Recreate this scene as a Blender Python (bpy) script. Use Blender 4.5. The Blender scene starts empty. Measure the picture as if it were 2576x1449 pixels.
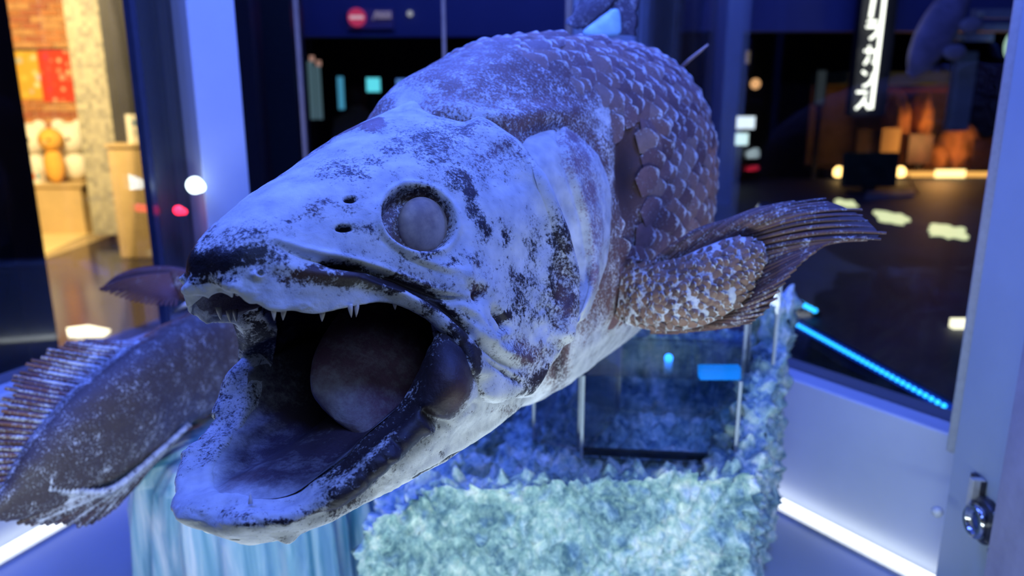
import bpy, bmesh, math, random
import numpy as np
from mathutils import Vector, Matrix

random.seed(7); np.random.seed(7)
sc = bpy.context.scene
COL = sc.collection

# ------------------------------------------------------------------ camera
FP = 1909.0; W0, H0 = 2576, 1449
PITCH = math.radians(14)
CAM = np.array([0.0, 0.0, 1.5])
Fv = np.array([0, math.cos(PITCH), -math.sin(PITCH)])
Uv = np.array([0, math.sin(PITCH), math.cos(PITCH)])
Rv = np.array([1.0, 0, 0])
cam_d = bpy.data.cameras.new('camera'); cam = bpy.data.objects.new('camera', cam_d); COL.objects.link(cam)
cam.location = CAM; cam.rotation_euler = (math.pi/2 - PITCH, 0, 0)
cam_d.sensor_width = 36; cam_d.lens = 36*FP/W0; cam_d.clip_start = 0.02; cam_d.clip_end = 60
cam_d.dof.use_dof = True; cam_d.dof.focus_distance = 0.53; cam_d.dof.aperture_fstop = 5.6
sc.camera = cam
sc.view_settings.view_transform = 'Standard'; sc.view_settings.look = 'None'
sc.view_settings.gamma = 1; sc.view_settings.use_curve_mapping = False
sc.view_settings.exposure = -0.32
try:
    sc.cycles.use_denoising = True
    sc.cycles.max_bounces = 4; sc.cycles.diffuse_bounces = 3; sc.cycles.glossy_bounces = 3; sc.cycles.transparent_max_bounces = 20
    sc.cycles.use_adaptive_sampling = True; sc.cycles.adaptive_threshold = 0.05
    sc.cycles.sample_clamp_indirect = 6.0
    sc.cycles.caustics_reflective = False; sc.cycles.caustics_refractive = False
except Exception: pass

# ------------------------------------------------------------------ world + large lights
wd = bpy.data.worlds.new('world'); sc.world = wd; wd.use_nodes = True
wd.node_tree.nodes['Background'].inputs[0].default_value = (0.05, 0.09, 0.30, 1)
wd.node_tree.nodes['Background'].inputs[1].default_value = 0.10

def area_light(name, loc, target, size, size_y, power, color, spread=180):
    l = bpy.data.lights.new(name, 'AREA'); l.shape = 'RECTANGLE'; l.size = size; l.size_y = size_y
    l.energy = power; l.color = color; l.spread = math.radians(spread)
    o = bpy.data.objects.new(name, l); COL.objects.link(o); o.location = Vector(loc)
    d = Vector(target) - Vector(loc); o.rotation_euler = d.to_track_quat('-Z', 'Y').to_euler()
    return o
BLUE = (0.085, 0.17, 1.0)
# blue LED luminaires under the lid of the case, along its back, left and front edges
area_light('case_lid_light_back', (-0.15, 1.45, 2.42), (0.05, 1.62, 1.5), 1.0, 0.12, 30, BLUE)
area_light('case_lid_light_left', (-0.62, 0.8, 2.42), (-0.1, 0.7, 1.4), 0.12, 0.9, 29, BLUE)
area_light('case_lid_light_front', (0.15, 0.02, 2.42), (-0.05, 0.62, 1.35), 1.1, 0.12, 11, (0.14, 0.26, 1.0))
area_light('case_lid_light_right', (0.50, 0.75, 2.42), (0.15, 1.2, 1.5), 0.12, 0.8, 18, BLUE)
# added fill light, unseen at the front ledge, brightens ice and jaw
area_light('case_fill_light_front', (0.0, 0.36, 1.02), (0.0, 1.0, 1.08), 1.1, 0.03, 4.8, (0.78, 0.95, 1.0))
# the hall's cool ceiling panels behind the visitor
area_light('hall_ceiling_light', (0.8, -1.6, 3.0), (0.0, 0.7, 1.3), 1.2, 1.2, 12, (0.44, 0.62, 1.0))
# shop: warm ceiling light
area_light('shop_ceiling_light', (-3.7, 4.9, 3.5), (-4.7, 8.4, 1.1), 2.0, 0.8, 640, (1.0, 0.72, 0.34))
area_light('hall_blue_light', (0.8, 4.2, 3.4), (1.0, 6.0, 2.6), 4.5, 0.4, 34, (0.12, 0.20, 1.0))

# ------------------------------------------------------------------ helpers: maths
def ray(x, y): return Fv + (x-1288)/FP*Rv - (y-724.5)/FP*Uv
def at(x, y, d): return CAM + ray(x, y)*d                       # point seen at pixel x, y, d metres along the view axis
def onz(x, y, z):                                               # point of a horizontal plane seen at a pixel
    r = ray(x, y); return CAM + r*((z-CAM[2])/r[2])
def ony(x, y, Y):
    r = ray(x, y); return CAM + r*(Y/r[1])
def project(P):
    q = P - CAM; d = q@Fv
    return 1288+FP*(q@Rv)/d, 724.5-FP*(q@Uv)/d, d
def sstep(a, b, x):
    t = np.clip((x-a)/(b-a), 0, 1); return t*t*(3-2*t)
def _hash(ix, iy, iz, seed):
    h = (ix*374761393 + iy*668265263 + iz*2147483647 + seed*974634777) & 0xffffffff
    h = ((h ^ (h >> 13))*1274126177) & 0xffffffff
    return ((h ^ (h >> 16)) & 0xffff)/65535.0
def vnoise(P, seed=0):
    P = np.asarray(P, float); i = np.floor(P).astype(np.int64); f = P-i; f = f*f*(3-2*f)
    r = 0
    for dx in (0, 1):
        for dy in (0, 1):
            for dz in (0, 1):
                w = (f[..., 0] if dx else 1-f[..., 0])*(f[..., 1] if dy else 1-f[..., 1])*(f[..., 2] if dz else 1-f[..., 2])
                r = r + w*_hash(i[..., 0]+dx, i[..., 1]+dy, i[..., 2]+dz, seed)
    return r
_c, _s = math.cos(.9), math.sin(.9)
ROT3 = np.array([[_c, -_s, 0], [_s*_c, _c*_c, -_s], [_s*_s, _c*_s, _c]])
def fbm(P, scale, octv=4, seed=0, gain=.5):
    a = 1.0; s = 0; n = 0; P = np.asarray(P)@ROT3*scale
    for k in range(octv):
        s = s + a*vnoise(P, seed+k); n += a; a *= gain; P = (P@ROT3)*2.03+11.3
    return s/n
def hermite(P, knots, t):
    P = np.asarray(P, float); n = len(P); k = np.asarray(knots, float)
    d = np.diff(k); sl = np.diff(P, axis=0)/d.reshape((-1,)+(1,)*(P.ndim-1))
    m = np.empty_like(P); m[0] = sl[0]; m[-1] = sl[-1]
    for i in range(1, n-1): m[i] = (sl[i]*d[i-1]+sl[i-1]*d[i])/(d[i]+d[i-1])
    t = np.clip(t, k[0], k[-1]); i = np.clip(np.searchsorted(k, t, 'right')-1, 0, n-2)
    h = d[i]; u = (t-k[i])/h
    sh = (-1,)+(1,)*(P.ndim-1); u = u.reshape(sh); h = h.reshape(sh)
    return (2*u**3-3*u**2+1)*P[i]+(u**3-2*u**2+u)*h*m[i]+(-2*u**3+3*u**2)*P[i+1]+(u**3-u**2)*h*m[i+1]
def spline(P, n):
    P = np.asarray(P, float)
    d = np.sqrt(np.linalg.norm(np.diff(P[:, :3], axis=0), axis=1))+1e-6
    k = np.concatenate([[0], np.cumsum(d)])
    Q = hermite(P, k, np.linspace(0, k[-1], 400))
    L = np.concatenate([[0], np.cumsum(np.linalg.norm(np.diff(Q[:, :3], axis=0), axis=1))])
    t = np.linspace(0, L[-1], n)
    return np.stack([np.interp(t, L, Q[:, c]) for c in range(Q.shape[1])], 1)
def seg_dist(x, y, pl):
    best = np.full(np.shape(x), 1e9); par = np.zeros(np.shape(x)); n = len(pl)-1
    for i in range(n):
        ax, ay = pl[i]; bx, by = pl[i+1]; dx, dy = bx-ax, by-ay
        t = np.clip(((x-ax)*dx+(y-ay)*dy)/(dx*dx+dy*dy+1e-9), 0, 1)
        D = np.hypot(x-ax-t*dx, y-ay-t*dy); m = D < best
        best = np.where(m, D, best); par = np.where(m, (i+t)/n, par)
    return best, par
def grid_normals(V):
    gu = np.gradient(V, axis=0); gv = np.gradient(V, axis=1)
    n = np.cross(gu, gv); return n/(np.linalg.norm(n, axis=-1, keepdims=True)+1e-12)

# ------------------------------------------------------------------ helpers: objects
def link(me, name, mat=None, parent=None):
    o = bpy.data.objects.new(name, me); COL.objects.link(o)
    if mat is not None and not me.materials: me.materials.append(mat)
    if parent is not None: o.parent = parent; o.matrix_parent_inverse = parent.matrix_basis.inverted()
    return o
def tag(o, label=None, cat=None, group=None, kind=None):
    if label: o['label'] = label
    if cat: o['category'] = cat
    if group: o['group'] = group
    if kind: o['kind'] = kind
    return o
def thing(name, label, cat, loc=(0, 0, 0), group=None):
    o = bpy.data.objects.new(name, None); COL.objects.link(o); o.location = Vector(loc); o.empty_display_size = .05
    return tag(o, label, cat, group)
def struct(o): o['kind'] = 'structure'; return o
def pydata(verts, faces, smooth=False, attrs=None):
    me = bpy.data.meshes.new('m')
    me.from_pydata([tuple(v) for v in verts], [], [tuple(f) for f in faces])
    if smooth: me.polygons.foreach_set('use_smooth', [True]*len(me.polygons))
    me.update(); return me
def grid_mesh(V, wrap=False, smooth=True, attrs=None, flip=False):
    r, c = V.shape[:2]
    idx = np.arange(r*c).reshape(r, c)
    a, b = idx[:-1], idx[1:]
    if wrap:
        a0, a1, b0, b1 = a, np.roll(a, -1, 1), b, np.roll(b, -1, 1)
    else:
        a0, a1, b0, b1 = a[:, :-1], a[:, 1:], b[:, :-1], b[:, 1:]
    Q = np.stack([a0, b0, b1, a1] if not flip else [a0, a1, b1, b0], -1).reshape(-1, 4)
    return raw_mesh(V.reshape(-1, 3), Q, smooth, {k: np.asarray(v).reshape(r*c, -1) for k, v in (attrs or {}).items()})
def raw_mesh(V, Q, smooth=True, attrs=None):
    me = bpy.data.meshes.new('m')
    V = np.ascontiguousarray(V, np.float32); Q = np.ascontiguousarray(Q, np.int32); n = Q.shape[1]
    me.vertices.add(len(V)); me.vertices.foreach_set('co', V.ravel())
    me.loops.add(Q.size); me.loops.foreach_set('vertex_index', Q.ravel())
    me.polygons.add(len(Q)); me.polygons.foreach_set('loop_start', np.arange(0, Q.size, n, dtype=np.int32))
    me.polygons.foreach_set('use_smooth', np.full(len(Q), smooth))
    me.update(calc_edges=True)
    for k, v in (attrs or {}).items():
        v = np.asarray(v, np.float32)
        if v.shape[1] == 1:
            A = me.attributes.new(k, 'FLOAT', 'POINT'); A.data.foreach_set('value', v.ravel())
        else:
            A = me.attributes.new(k, 'FLOAT_COLOR', 'POINT')
            A.data.foreach_set('color', np.concatenate([v[:, :3], np.ones((len(v), 1), np.float32)], 1).astype(np.float32).ravel())
    me.validate(); return me
def join_grids(parts):
    """several (V, Q, attrs) blocks as one mesh"""
    Vs, Qs, As, o = [], [], {}, 0
    for V, Q, A in parts:
        Vs.append(V); Qs.append(Q+o); o += len(V)
        for k, v in A.items(): As.setdefault(k, []).append(v)
    return raw_mesh(np.concatenate(Vs), np.concatenate(Qs), True, {k: np.concatenate(v) for k, v in As.items()})
def grid_block(V, attrs, wrap=False):
    r, c = V.shape[:2]; idx = np.arange(r*c).reshape(r, c); a, b = idx[:-1], idx[1:]
    if wrap: a0, a1, b0, b1 = a, np.roll(a, -1, 1), b, np.roll(b, -1, 1)
    else: a0, a1, b0, b1 = a[:, :-1], a[:, 1:], b[:, :-1], b[:, 1:]
    return V.reshape(-1, 3), np.stack([a0, b0, b1, a1], -1).reshape(-1, 4), {k: np.asarray(v, float).reshape(r*c, -1) for k, v in attrs.items()}
class MB:
    """collects boxes, bars, tubes, lathes; build() links them as one mesh object"""
    def __init__(s): s.v = []; s.f = []
    def poly(s, vs, fs): o = len(s.v); s.v += [tuple(map(float, v)) for v in vs]; s.f += [tuple(i+o for i in f) for f in fs]; return s
    def hexa(s, b, t):
        return s.poly(list(b)+list(t), [(3, 2, 1, 0), (4, 5, 6, 7), (0, 1, 5, 4), (1, 2, 6, 5), (2, 3, 7, 6), (3, 0, 4, 7)])
    def box(s, x0, x1, y0, y1, z0, z1):
        return s.hexa([(x0, y0, z0), (x1, y0, z0), (x1, y1, z0), (x0, y1, z0)], [(x0, y0, z1), (x1, y0, z1), (x1, y1, z1), (x0, y1, z1)])
    def obox(s, c, ax, ay, az):
        c, ax, ay, az = (np.array(q, float) for q in (c, ax, ay, az))
        b = [c-ax-ay-az, c+ax-ay-az, c+ax+ay-az, c-ax+ay-az]; return s.hexa(b, [q+2*az for q in b])
    def slab(s, p, q, th, z0, z1, off=0):
        """upright slab over the ground line p-q, th thick to its left"""
        p = np.array(p[:2], float); q = np.array(q[:2], float); d = (q-p)/np.linalg.norm(q-p); n = np.array([-d[1], d[0]])
        p, q = p+n*off, q+n*off
        g = [p, q, q+n*th, p+n*th]
        return s.hexa([(*k, z0) for k in g], [(*k, z1) for k in g])
    def tube(s, pts, rad, n=10, cap=True):
        pts = [np.array(p, float) for p in pts]; rad = rad if hasattr(rad, '__len__') else [rad]*len(pts)
        o = len(s.v); up = np.array([0, 0, 1.0])
        for i, p in enumerate(pts):
            t = pts[min(i+1, len(pts)-1)]-pts[max(i-1, 0)]; t /= np.linalg.norm(t)+1e-9
            a = np.cross(t, up)
            if np.linalg.norm(a) < .1: a = np.cross(t, [1, 0, 0])
            a /= np.linalg.norm(a); b = np.cross(t, a)
            for k in range(n):
                g = 2*math.pi*k/n; s.v.append(tuple(p+rad[i]*(math.cos(g)*a+math.sin(g)*b)))
        for i in range(len(pts)-1):
            for k in range(n): s.f.append((o+i*n+k, o+i*n+(k+1) % n, o+(i+1)*n+(k+1) % n, o+(i+1)*n+k))
        if cap: s.f.append(tuple(o+k for k in range(n))[::-1]); s.f.append(tuple(o+(len(pts)-1)*n+k for k in range(n)))
        return s
    def lathe(s, c, axis, prof, n=20):
        """prof: (along, radius)"""
        c = np.array(c, float); t = np.array(axis, float); t /= np.linalg.norm(t)
        a = np.cross(t, [0, 0, 1.0]); a = np.cross(t, [1.0, 0, 0]) if np.linalg.norm(a) < .1 else a; a /= np.linalg.norm(a); b = np.cross(t, a)
        o = len(s.v)
        for h, r in prof:
            for k in range(n): g = 2*math.pi*k/n; s.v.append(tuple(c+t*h+r*(math.cos(g)*a+math.sin(g)*b)))
        for i in range(len(prof)-1):
            for k in range(n): s.f.append((o+i*n+k, o+i*n+(k+1) % n, o+(i+1)*n+(k+1) % n, o+(i+1)*n+k))
        s.f.append(tuple(o+k for k in range(n))[::-1]); s.f.append(tuple(o+(len(prof)-1)*n+k for k in range(n)))
        return s
    def build(s, name, mat, parent=None, smooth=False, bevel=0):
        me = pydata(s.v, s.f, smooth); o = link(me, name, mat, parent)
        if bevel:
            m = o.modifiers.new('bevel', 'BEVEL'); m.width = bevel; m.segments = 2; m.limit_method = 'ANGLE'
        return o

# ------------------------------------------------------------------ materials
class NT:
    def __init__(s, name):
        s.m = bpy.data.materials.new(name); s.m.use_nodes = True; s.t = s.m.node_tree; s.n = s.t.nodes; s.l = s.t.links
        s.p = s.n['Principled BSDF']; s.out = s.n['Material Output']
    def node(s, typ, **kw):
        n = s.n.new(typ)
        for k, v in kw.items(): setattr(n, k, v)
        return n
    def link(s, a, b): s.l.new(a, b)
    def noise(s, scale, detail=4, rough=.55, vec=None, dist=0):
        n = s.node('ShaderNodeTexNoise'); n.inputs['Scale'].default_value = scale; n.inputs['Detail'].default_value = detail
        n.inputs['Roughness'].default_value = rough; n.inputs['Distortion'].default_value = dist
        if vec is not None: s.link(vec, n.inputs['Vector'])
        return n.outputs['Fac']
    def geo(s): return s.node('ShaderNodeNewGeometry').outputs['Position']
    def obj(s): return s.node('ShaderNodeTexCoord').outputs['Object']
    def math(s, op, a, b=None, c=None, clamp=False):
        n = s.node('ShaderNodeMath', operation=op); n.use_clamp = clamp
        for i, q in enumerate((a, b, c)):
            if q is None: continue
            if isinstance(q, (int, float)): n.inputs[i].default_value = q
            else: s.link(q, n.inputs[i])
        return n.outputs[0]
    def ramp(s, fac, stops):
        n = s.node('ShaderNodeValToRGB'); e = n.color_ramp.elements
        while len(e) < len(stops): e.new(.5)
        for q, (p, c) in zip(e, stops): q.position = p; q.color = (*c, 1) if len(c) == 3 else c
        s.link(fac, n.inputs[0]); return n.outputs[0]
    def mix(s, fac, a, b):
        n = s.node('ShaderNodeMix', data_type='RGBA')
        for i, q in ((0, fac), (6, a), (7, b)):
            if isinstance(q, (int, float)): n.inputs[i].default_value = q
            elif isinstance(q, tuple): n.inputs[i].default_value = (*q, 1) if len(q) == 3 else q
            else: s.link(q, n.inputs[i])
        return n.outputs[2]
    def maprange(s, v, a, b, c=0, d=1):
        n = s.node('ShaderNodeMapRange'); s.link(v, n.inputs[0])
        for i, q in enumerate((a, b, c, d)): n.inputs[i+1].default_value = q
        return n.outputs[0]
    def bump(s, h, strength=.3, dist=.002):
        n = s.node('ShaderNodeBump'); n.inputs['Strength'].default_value = strength; n.inputs['Distance'].default_value = dist
        s.link(h, n.inputs['Height']); s.link(n.outputs[0], s.p.inputs['Normal'])
    def attr(s, name, out='Fac'):
        n = s.node('ShaderNodeAttribute', attribute_name=name); return n.outputs[out]
    def set(s, **kw):
        for k, v in kw.items():
            i = s.p.inputs[k.replace('_', ' ')]
            if hasattr(v, 'is_linked') or hasattr(v, 'links'): s.link(v, i)
            elif isinstance(v, tuple) and len(v) == 3: i.default_value = (*v, 1) if i.type == 'RGBA' else v
            else: i.default_value = v
        return s
def plain(name, col, rough=.5, metal=0, var=.12, scale=30, bump=0, **kw):
    n = NT(name); f = n.noise(scale, 4, .6, n.geo())
    a = tuple(c*(1-var) for c in col); b = tuple(min(1, c*(1+var)) for c in col)
    n.set(Base_Color=n.ramp(f, [(.3, a), (.7, b)]), Roughness=rough, Metallic=metal, **kw)
    if bump: n.bump(f, bump, .002)
    return n.m
def emit(name, col, strength, base=(0.1, 0.1, 0.1)):
    n = NT(name); n.set(Base_Color=base, Emission_Color=col, Emission_Strength=strength); return n.m
def clear(name, tint=(.92, .96, 1), refl=.6, rough=.02, f0=1.45):
    """thin clear sheet: see-through with a Fresnel mirror reflection"""
    n = NT(name); n.n.remove(n.p)
    tr = n.node('ShaderNodeBsdfTransparent'); tr.inputs[0].default_value = (*tint, 1)
    gl = n.node('ShaderNodeBsdfGlossy'); gl.inputs['Roughness'].default_value = rough
    fr = n.node('ShaderNodeFresnel'); fr.inputs[0].default_value = f0
    mx = n.node('ShaderNodeMixShader'); n.link(n.math('MULTIPLY', fr.outputs[0], refl), mx.inputs[0])
    n.link(tr.outputs[0], mx.inputs[1]); n.link(gl.outputs[0], mx.inputs[2]); n.link(mx.outputs[0], n.out.inputs[0])
    return n.m

def skin_material(name, speck=1.0, f_scale=1.0, lo=.35, hi=.66):
    n = NT(name); P = n.geo()
    fr = n.attr('frost'); sk = n.attr('skin', 'Color')
    n1 = n.noise(420*f_scale, 4, .72, P); n2 = n.noise(60*f_scale, 2, .6, P); n3 = n.noise(150*f_scale, 3, .65, P)
    s = n.math('ADD', fr, n.math('MULTIPLY', n.math('SUBTRACT', n1, .5), 1.75*speck))
    s = n.math('ADD', s, n.math('MULTIPLY', n.math('SUBTRACT', n2, .5), .55))
    s = n.math('ADD', s, n.math('MULTIPLY', n.math('SUBTRACT', n3, .5), .55))
    cov = n.maprange(s, lo, hi)
    skin2 = n.mix(n3, sk, n.mix(.55, sk, (.02, .014, .018)))
    white = n.ramp(n2, [(.3, (.52, .54, .58)), (.7, (.80, .81, .83))])
    n.set(Base_Color=n.mix(cov, skin2, white), Roughness=n.maprange(cov, 0, 1, .42, .8))
    n.p.inputs['Specular IOR Level'].default_value = .35
    n.bump(n1, .6, .0009)
    return n.m

M = {}
M['skin'] = skin_material('frosted_fish_skin')
M['flesh'] = skin_material('mouth_flesh', .30, 1.0, .15, 1.25)
M['skin_body'] = skin_material('frosted_scaly_skin', .9, .8)
M['ray'] = skin_material('fin_ray_skin', .7, .9)
# ------------------------------------------------------------------ colours
DARK = np.array([.035, .028, .036]); BROWN = np.array([.16, .085, .065]); PURP = np.array([.23, .13, .16]); TAN = np.array([.30, .19, .14])

# ================================================================== THE GLASS CASE
M['lacquer'] = plain('white_lacquer', (.62, .67, .76), .4, var=.04, scale=8)
M['lacquer_floor'] = plain('case_floor_lacquer', (.30, .36, .50), .5, var=.05, scale=6)
M['alu'] = plain('brushed_aluminium', (.62, .62, .60), .38, .6, var=.08, scale=120)
M['dark_metal'] = plain('dark_metal', (.05, .05, .06), .4, .5, var=.2, scale=60)
M['glass'] = clear('case_glass', (.96, .98, 1), .75)
M['glass_edge'] = plain('glass_joint', (.30, .22, .17), .4, var=.15, scale=20)
M['chrome'] = plain('chrome', (.5, .5, .52), .18, 1.0, var=.2, scale=90)
M['led_white'] = emit('white_led_tube', (.86, .93, 1.0), 2.8)
ZF, ZR, ZL, ZT = .75, 1.0, 1.02, 2.45
PR0, PRB = np.array([.690, 1.050]), np.array([.232, 1.745])
PLF, PLB = np.array([-.985, .83]), np.array([-.655, 1.72])
PBL, PBR = PLB, PRB
fl = MB(); pts = [(-.985, .30), (.55, .30), (.690, 1.05), (.232, 1.745), (-.655, 1.72), (-.985, .83)]
fl.poly([(*p, ZF) for p in pts]+[(*p, ZF-.06) for p in pts], [(0, 1, 2, 3, 4, 5), (11, 10, 9, 8, 7, 6)]+[(i, i+6, (i+1) % 6+6, (i+1) % 6) for i in range(6)])
struct(fl.build('floor_case', M['lacquer_floor']))
struct(MB().slab(PR0, PRB, -.10, ZF-.06, ZR).build('trim_1', M['lacquer'], bevel=.004))
struct(MB().slab(PLB, PLF, -.10, ZF-.06, ZL).build('trim_2', M['lacquer'], bevel=.004))
struct(MB().slab(PRB, PLB, -.10, ZF-.06, ZR).build('trim_3', M['lacquer'], bevel=.004))
struct(MB().box(-1.05, .72, -.02, 1.9, ZT, ZT+.06).build('ceiling_case', M['dark_metal']))
struct(MB().box(-.985, .72, .30, 1.76, .1, ZF-.065).build('trim_4', M['dark_metal']))
# glazing
def pane(name, p, q, z0, z1, th=.008, off=-.05):
    o = MB().slab(p, q, th, z0, z1, off).build(name, M['glass']); o['kind'] = 'structure'; return o
pane('window_1', PRB, PR0, ZR, ZT, off=.045)
pane('window_2', PLF, PLB, ZL, ZT, off=.045)
pane('window_3', PLB, PRB, ZR, ZT, off=.045)
# corner posts (white painted sheet, lit blue from the lid)
def post(name, c0, c1, c2, z0, z1, mat='lacquer'):
    c0, c1, c2 = (np.array(c[:2]) for c in (c0, c1, c2)); c3 = c1+c2-c0
    o = MB().hexa([(*c, z0) for c in (c0, c2, c3, c1)], [(*c, z1) for c in (c0, c2, c3, c1)]).build(name, M[mat], bevel=.003); o['kind'] = 'structure'; return o
post('trim_5', at(496, 300, 1.60), at(424, 300, 1.70), at(614, 300, 1.66), ZF, ZT)
post('trim_6', at(1630, 100, 1.78), at(1440, 100, 1.84), at(1694, 100, 1.84), ZR, ZT)
struct(MB().slab(at(346+25, 400, 1.52), at(360+25, 400, 1.54), .014, ZL, ZT).build('trim_7', plain('blue_black_mullion', (.04, .05, .10), .25, .3)))
# slender glass joints of the back pane
for i, (px, w, m) in enumerate([(749, .005, 'glass_edge'), (1117, .0045, 'glass_edge'), (1430, .007, 'glass_edge')]):
    c = ony(px, 60, 1.735); o = MB().box(c[0]-w, c[0]+w, 1.725, 1.735, ZR, ZT).build('trim_%d' % (8+i), M[m]); o['kind'] = 'structure'
# right front post and frame panel
struct(MB().slab(at(2412, 900, 1.075), at(2478, 900, 1.045), .02, ZR, ZT).build('trim_12', M['alu'], bevel=.003))
struct(MB().slab(at(2392, 1200, 1.10), at(2760, 1200, .80), .03, ZF, ZT, off=0).build('wall_right', plain('grey_blue_frame', (.40, .47, .52), .4, var=.04, scale=8)))
struct(MB().slab(at(2562, 1200, .93), at(2760, 1200, .78), .012, ZF, ZT, off=-.02).build('trim_13', plain('violet_grey_door_edge', (.30, .29, .38), .4)))
# LED tubes in their channels along the foot of the walls
def led(p, q, label):
    p, q = np.array(p), np.array(q); mid = (p+q)/2
    t = thing('led_tube', label, 'light', (mid[0], mid[1], ZF))
    d = (q-p)/np.linalg.norm(q-p); n = np.array([-d[1], d[0]])
    if n@(np.array([0, .9])-mid) < 0: n = -n
    a, b = p+n*.022, q+n*.022
    MB().obox((*(a+b)/2, ZF+.003), (*(d*np.linalg.norm(b-a)/2), 0), (*(n*.017), 0), (0, 0, .003)).build('channel', M['alu'], t)
    MB().tube([(*a, ZF+.013), (*b, ZF+.013)], .0085, 12).build('tube', M['led_white'], t, True)
    for e in (a, b): MB().tube([(*(e-d*.012), ZF+.013), (*(e+d*.012), ZF+.013)], .0098, 12).build('end_cap', M['alu'], t, True)
    return t
led(PR0+(PRB-PR0)*-.18, PR0+(PRB-PR0)*.95, 'white LED tube along the foot of the right case wall')
led(PLF+(PLB-PLF)*.0, PLF+(PLB-PLF)*.94, 'white LED tube along the foot of the left case wall, below the tail')
led(PRB+(PLB-PRB)*.06, PRB+(PLB-PRB)*.94, 'white LED tube along the foot of the back case wall, behind the ice')
# lock on the right frame panel
wp = at(2392, 1200, 1.10); wq = at(2760, 1200, .80); wdv = wq-wp; wdv[2] = 0; wdv /= np.linalg.norm(wdv); wn = np.array([wdv[1], -wdv[0], 0])
if wn@(CAM-wp) < 0: wn = -wn
def onpanel(x, y, off=0):
    r = ray(x, y); return CAM+r*(((wp-CAM)@wn+off)/(r@wn))
lc = onpanel(2490, 1312)
lk = thing('round_lock', 'round chrome ringed latch on the right frame panel', 'latch', lc)
MB().lathe(lc, wn, [(0, .030), (.010, .030), (.013, .027)], 28).build('base_ring', M['dark_metal'], lk, True)
MB().lathe(lc+wn*.010, wn, [(0, .024), (.012, .023), (.015, .019), (.012, .016), (.006, .0155)], 28).build('ring', M['chrome'], lk, True)
MB().lathe(lc+wn*.012, wn, [(0, .015), (.004, .013), (.006, .007), (.0065, .001)], 24).build('glass_cap', plain('blue_glass_cap', (.06, .10, .35), .1, var=.4, scale=60), lk, True)
MB().obox(lc+wdv*.034+wn*.008+np.array([0, 0, .006]), wdv*.014, wn*.008, (0, 0, .022)).build('side_plate', M['dark_metal'], lk, bevel=.002)
for dz in (-.022, .030): MB().lathe(lc+wdv*.034+wn*.014+np.array([0, 0, dz]), wn, [(0, .0035), (.003, .003), (.004, .001)], 12).build('screw', M['chrome'], lk, True)
hc = onpanel(2468, 1218)
hk = thing('hinge_bracket', 'small steel bracket with screws above the round latch', 'bracket', hc)
MB().obox(hc+wn*.004, wdv*.014, wn*.004, (0, 0, .010)).build('plate', M['dark_metal'], hk, bevel=.001)
MB().obox(hc+wdv*.008+wn*.010+np.array([0, 0, -.008]), wdv*.005, wn*.008, (0, 0, .020)).build('tab', M['alu'], hk, bevel=.001)
for dx in (-.008, .002): MB().lathe(hc+wdv*dx+wn*.008, wn, [(0, .003), (.002, .0025), (.003, .0006)], 10).build('screw', M['chrome'], hk, True)
kb = onpanel(2364, 1284, .01)
r = ray(2364, 1284); kp = CAM+r*1.06
o = MB().lathe(kp, (-.83, -.55, 0), [(0, .003), (.003, .0072), (.009, .0078), (.013, .005), (.0145, .001)], 20).build('round_button', plain('grey_button', (.55, .58, .60), .3), None, True)
tag(o, 'small grey round button on the blue wall left of the latch', 'button')

# ------------------------------------------------------------------ ice pedestals
def ice_material(name, a, b, c, bump=.8, scale=38):
    n = NT(name); P = n.geo()
    f = n.noise(scale, 6, .65, P, .8); g = n.noise(scale*4, 5, .7, P, .5)
    h_ = n.noise(scale*.4, 2, .5, P); s = n.math('ADD', n.math('ADD', n.math('MULTIPLY', f, .42), n.math('MULTIPLY', g, .33)), n.math('MULTIPLY', h_, .25))
    n.set(Base_Color=n.ramp(s, [(.42, a), (.5, b), (.61, c)]), Roughness=.45)
    n.bump(s, bump, .006); return n.m
M['ice_rough'] = ice_material('frosty_ice', (.10, .22, .30), (.36, .56, .57), (.93, 1.0, .95), 1.0, 24)
def smooth_ice():
    n = NT('ribbed_ice'); P = n.geo()
    mp = n.node('ShaderNodeMapping'); mp.inputs['Scale'].default_value = (1, 1, .12); n.link(P, mp.inputs['Vector'])
    f = n.noise(26, 5, .6, mp.outputs[0], .6); g = n.noise(120, 4, .6, P)
    n.set(Base_Color=n.ramp(f, [(.36, (.10, .34, .50)), (.5, (.40, .66, .78)), (.64, (.88, .95, .98))]), Roughness=.28)
    n.bump(n.math('ADD', f, n.math('MULTIPLY', g, .2)), .5, .006); return n.m
M['ice_smooth'] = smooth_ice()
# rough block: a tray-shaped block with a notch for the acrylic stand, raised on its right side
g0, g1, g2, g3 = (np.array(p) for p in ([-.190, .84], [.315, .885], [.475, 1.235], [-.08, 1.36]))   # footprint
def foot(u, v): return (g0*(1-u)[..., None]+g1*u[..., None])*(1-v)[..., None]+(g3*(1-u)[..., None]+g2*u[..., None])*v[..., None]
def block_top(u, v):
    h = 1.035+.0*u
    h = h+.075*sstep(.86, .93, u)*sstep(.12, .5, v)
    h = h+.075*sstep(.80, .88, v)*sstep(.30, .42, u)
    h = h-.030*sstep(.06, .11, v)*sstep(.86, .80, v)*sstep(.20, .26, u)*sstep(.87, .82, u)
    h = h-.05*sstep(.18, .0, u)
    return h
nu, nv = 210, 150
u, v = np.meshgrid(np.linspace(0, 1, nu), np.linspace(0, 1, nv), indexing='ij')
F = foot(u, v); top = np.concatenate([F, block_top(u, v)[..., None]], -1)
blocks = []
def rough(V, n):
    return V+n*(.020*(fbm(V, 16, 3, 101)-.5)+.040*(np.abs(fbm(V, 48, 4, 103)-.5)*2)**1.0*1.0-.010+.006*(fbm(V, 220, 2, 105)-.5))[..., None]
nt = grid_normals(top); nt = nt*np.sign(nt[..., 2:3]+1e-9)
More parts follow.
